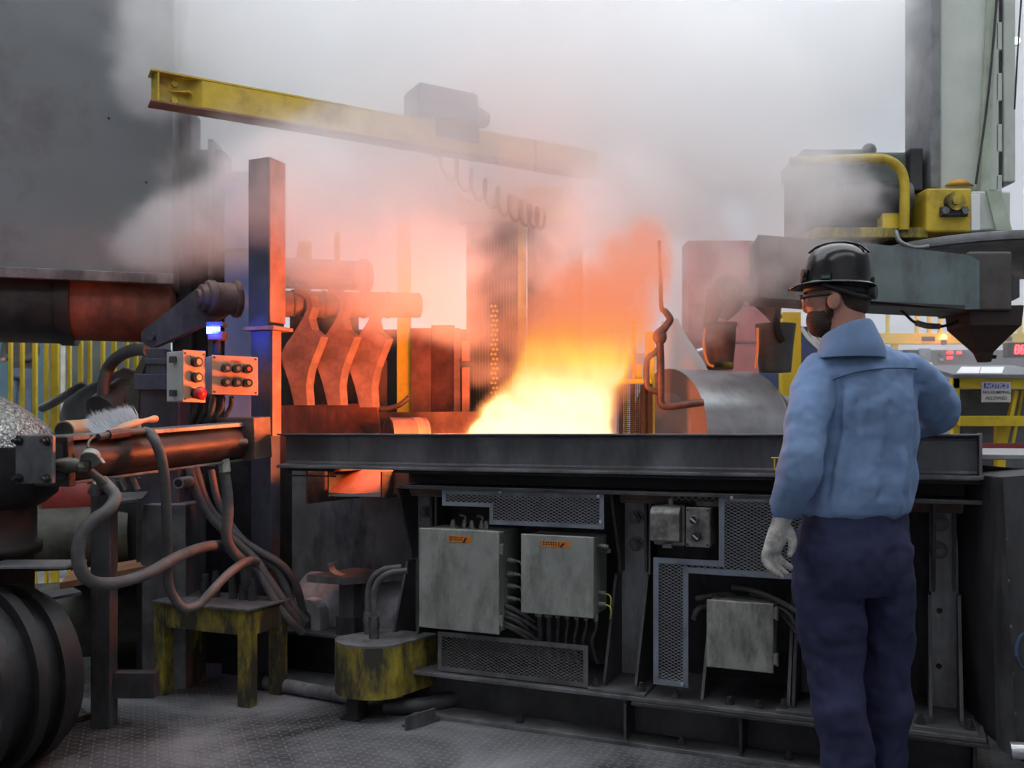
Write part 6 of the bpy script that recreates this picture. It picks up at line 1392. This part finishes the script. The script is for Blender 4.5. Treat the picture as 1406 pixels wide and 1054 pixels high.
volume('haze', 'thin grey haze hanging in the hall behind the bench', 'haze', (0.4, 7.35, .3), (9, 12.5, 6.5), .5, lambda pos, x, y, z: sstep(y, 7.2, 8.4)*sstep(x, .4, 1.8), hz_)
# fire shader: glowing soot, hottest at the base
fr_ = bpy.data.materials.new('open_flame'); fr_.use_nodes = True; nt = fr_.node_tree; nt.nodes.clear(); N = nt.nodes; L = nt.links
ou = N.new('ShaderNodeOutputMaterial'); em = N.new('ShaderNodeEmission'); ab = N.new('ShaderNodeVolumeAbsorption'); ad = N.new('ShaderNodeAddShader')
at = N.new('ShaderNodeAttribute'); at.attribute_name = 'density'; ge = N.new('ShaderNodeTexCoord'); sp = N.new('ShaderNodeSeparateXYZ'); L.new(ge.outputs['Object'], sp.inputs[0])
def mm(op, a_, b_):
    n = N.new('ShaderNodeMath'); n.operation = op
    for i, x in enumerate((a_, b_)):
        if isinstance(x, (int, float)): n.inputs[i].default_value = x
        else: L.new(x, n.inputs[i])
    return n.outputs[0]
hgt = mm('MULTIPLY', mm('SUBTRACT', 1.69, sp.outputs[2]), 1.62)
T = mm('ADD', hgt, mm('MULTIPLY', mm('SUBTRACT', at.outputs['Fac'], .7), 1.4))
cr = N.new('ShaderNodeValToRGB'); el = cr.color_ramp.elements
el[0].position = 0; el[0].color = (.94, .27, .13, 1); el[1].position = 1; el[1].color = (1.0, .85, .46, 1)
for p_, c_ in ((.3, (1, .31, .10, 1)), (.52, (1, .40, .07, 1)), (.75, (1, .58, .10, 1))): e_ = el.new(p_); e_.color = c_
lv = N.new('ShaderNodeMapRange'); lv.inputs[1].default_value = .45; lv.inputs[2].default_value = 1.05; lv.inputs[3].default_value = 1.0; lv.inputs[4].default_value = 2.0
L.new(T, cr.inputs[0]); L.new(T, lv.inputs[0])
kd = mm('MULTIPLY', at.outputs['Fac'], FIRE_EMIT)
L.new(cr.outputs[0], em.inputs[0]); L.new(mm('MULTIPLY', kd, lv.outputs[0]), em.inputs[1])
ab.inputs['Color'].default_value = (0, 0, 0, 1); L.new(kd, ab.inputs['Density'])
L.new(em.outputs[0], ad.inputs[0]); L.new(ab.outputs[0], ad.inputs[1]); L.new(ad.outputs[0], ou.inputs['Volume'])
YF = 4.42
DEEP = 1.0
FB = [(690, 596, YF, 65, 28, .2, .9), (742, 600, YF, 108, 40, .26, 1.6), (755, 570, YF, 105, 70, .25, 1.1), (785, 510, YF, 90, 100, .24, 1.0), (810, 445, YF, 95, 100, .24, .85), (715, 580, YF, 75, 45, .22, .8), (855, 385, YF+.02, 80, 95, .24, .70), (885, 345, YF+.02, 60, 70, .22, .4), (735, 480, YF+.05, 75, 95, .2, .45), (855, 470, YF, 60, 90, .2, .5)]
def fire_field(pos, x, y, z):
    n1 = noise(pos, 4.2, 6, .62, .6, (1.3, 8.2, .7), (1, 1, .6)); n2 = noise(pos, 1.8, 2, .5, .2, (5, 2, 1), (1, 1, .6))
    b = blobs(x, y, z, FB)
    return sstep(b+(n1-.5)*2.7*emin(b*4, 1.0)+(n2-.5)*.4*emin(b*4, 1.0), .05, 1.05)*(1.15-sstep(z, 1.6, 2.4)*.7)
a, b_ = P(600, 610, YF), P(960, 290, YF)
volume('fire', 'roaring orange and yellow fire rising from the trough behind the rail', 'fire', (a.x, YF-.30, 1.0), (b_.x, YF+.30, b_.z), .02, fire_field, fr_)
# the fire's own light
point('fire_light', P(628, 578, YF+.08), FIRE_W*.85, (1, .20, .05), .14)
point('fire_light', P(872, 560, YF+.05), FIRE_W*.04, (1, .24, .07), .10)
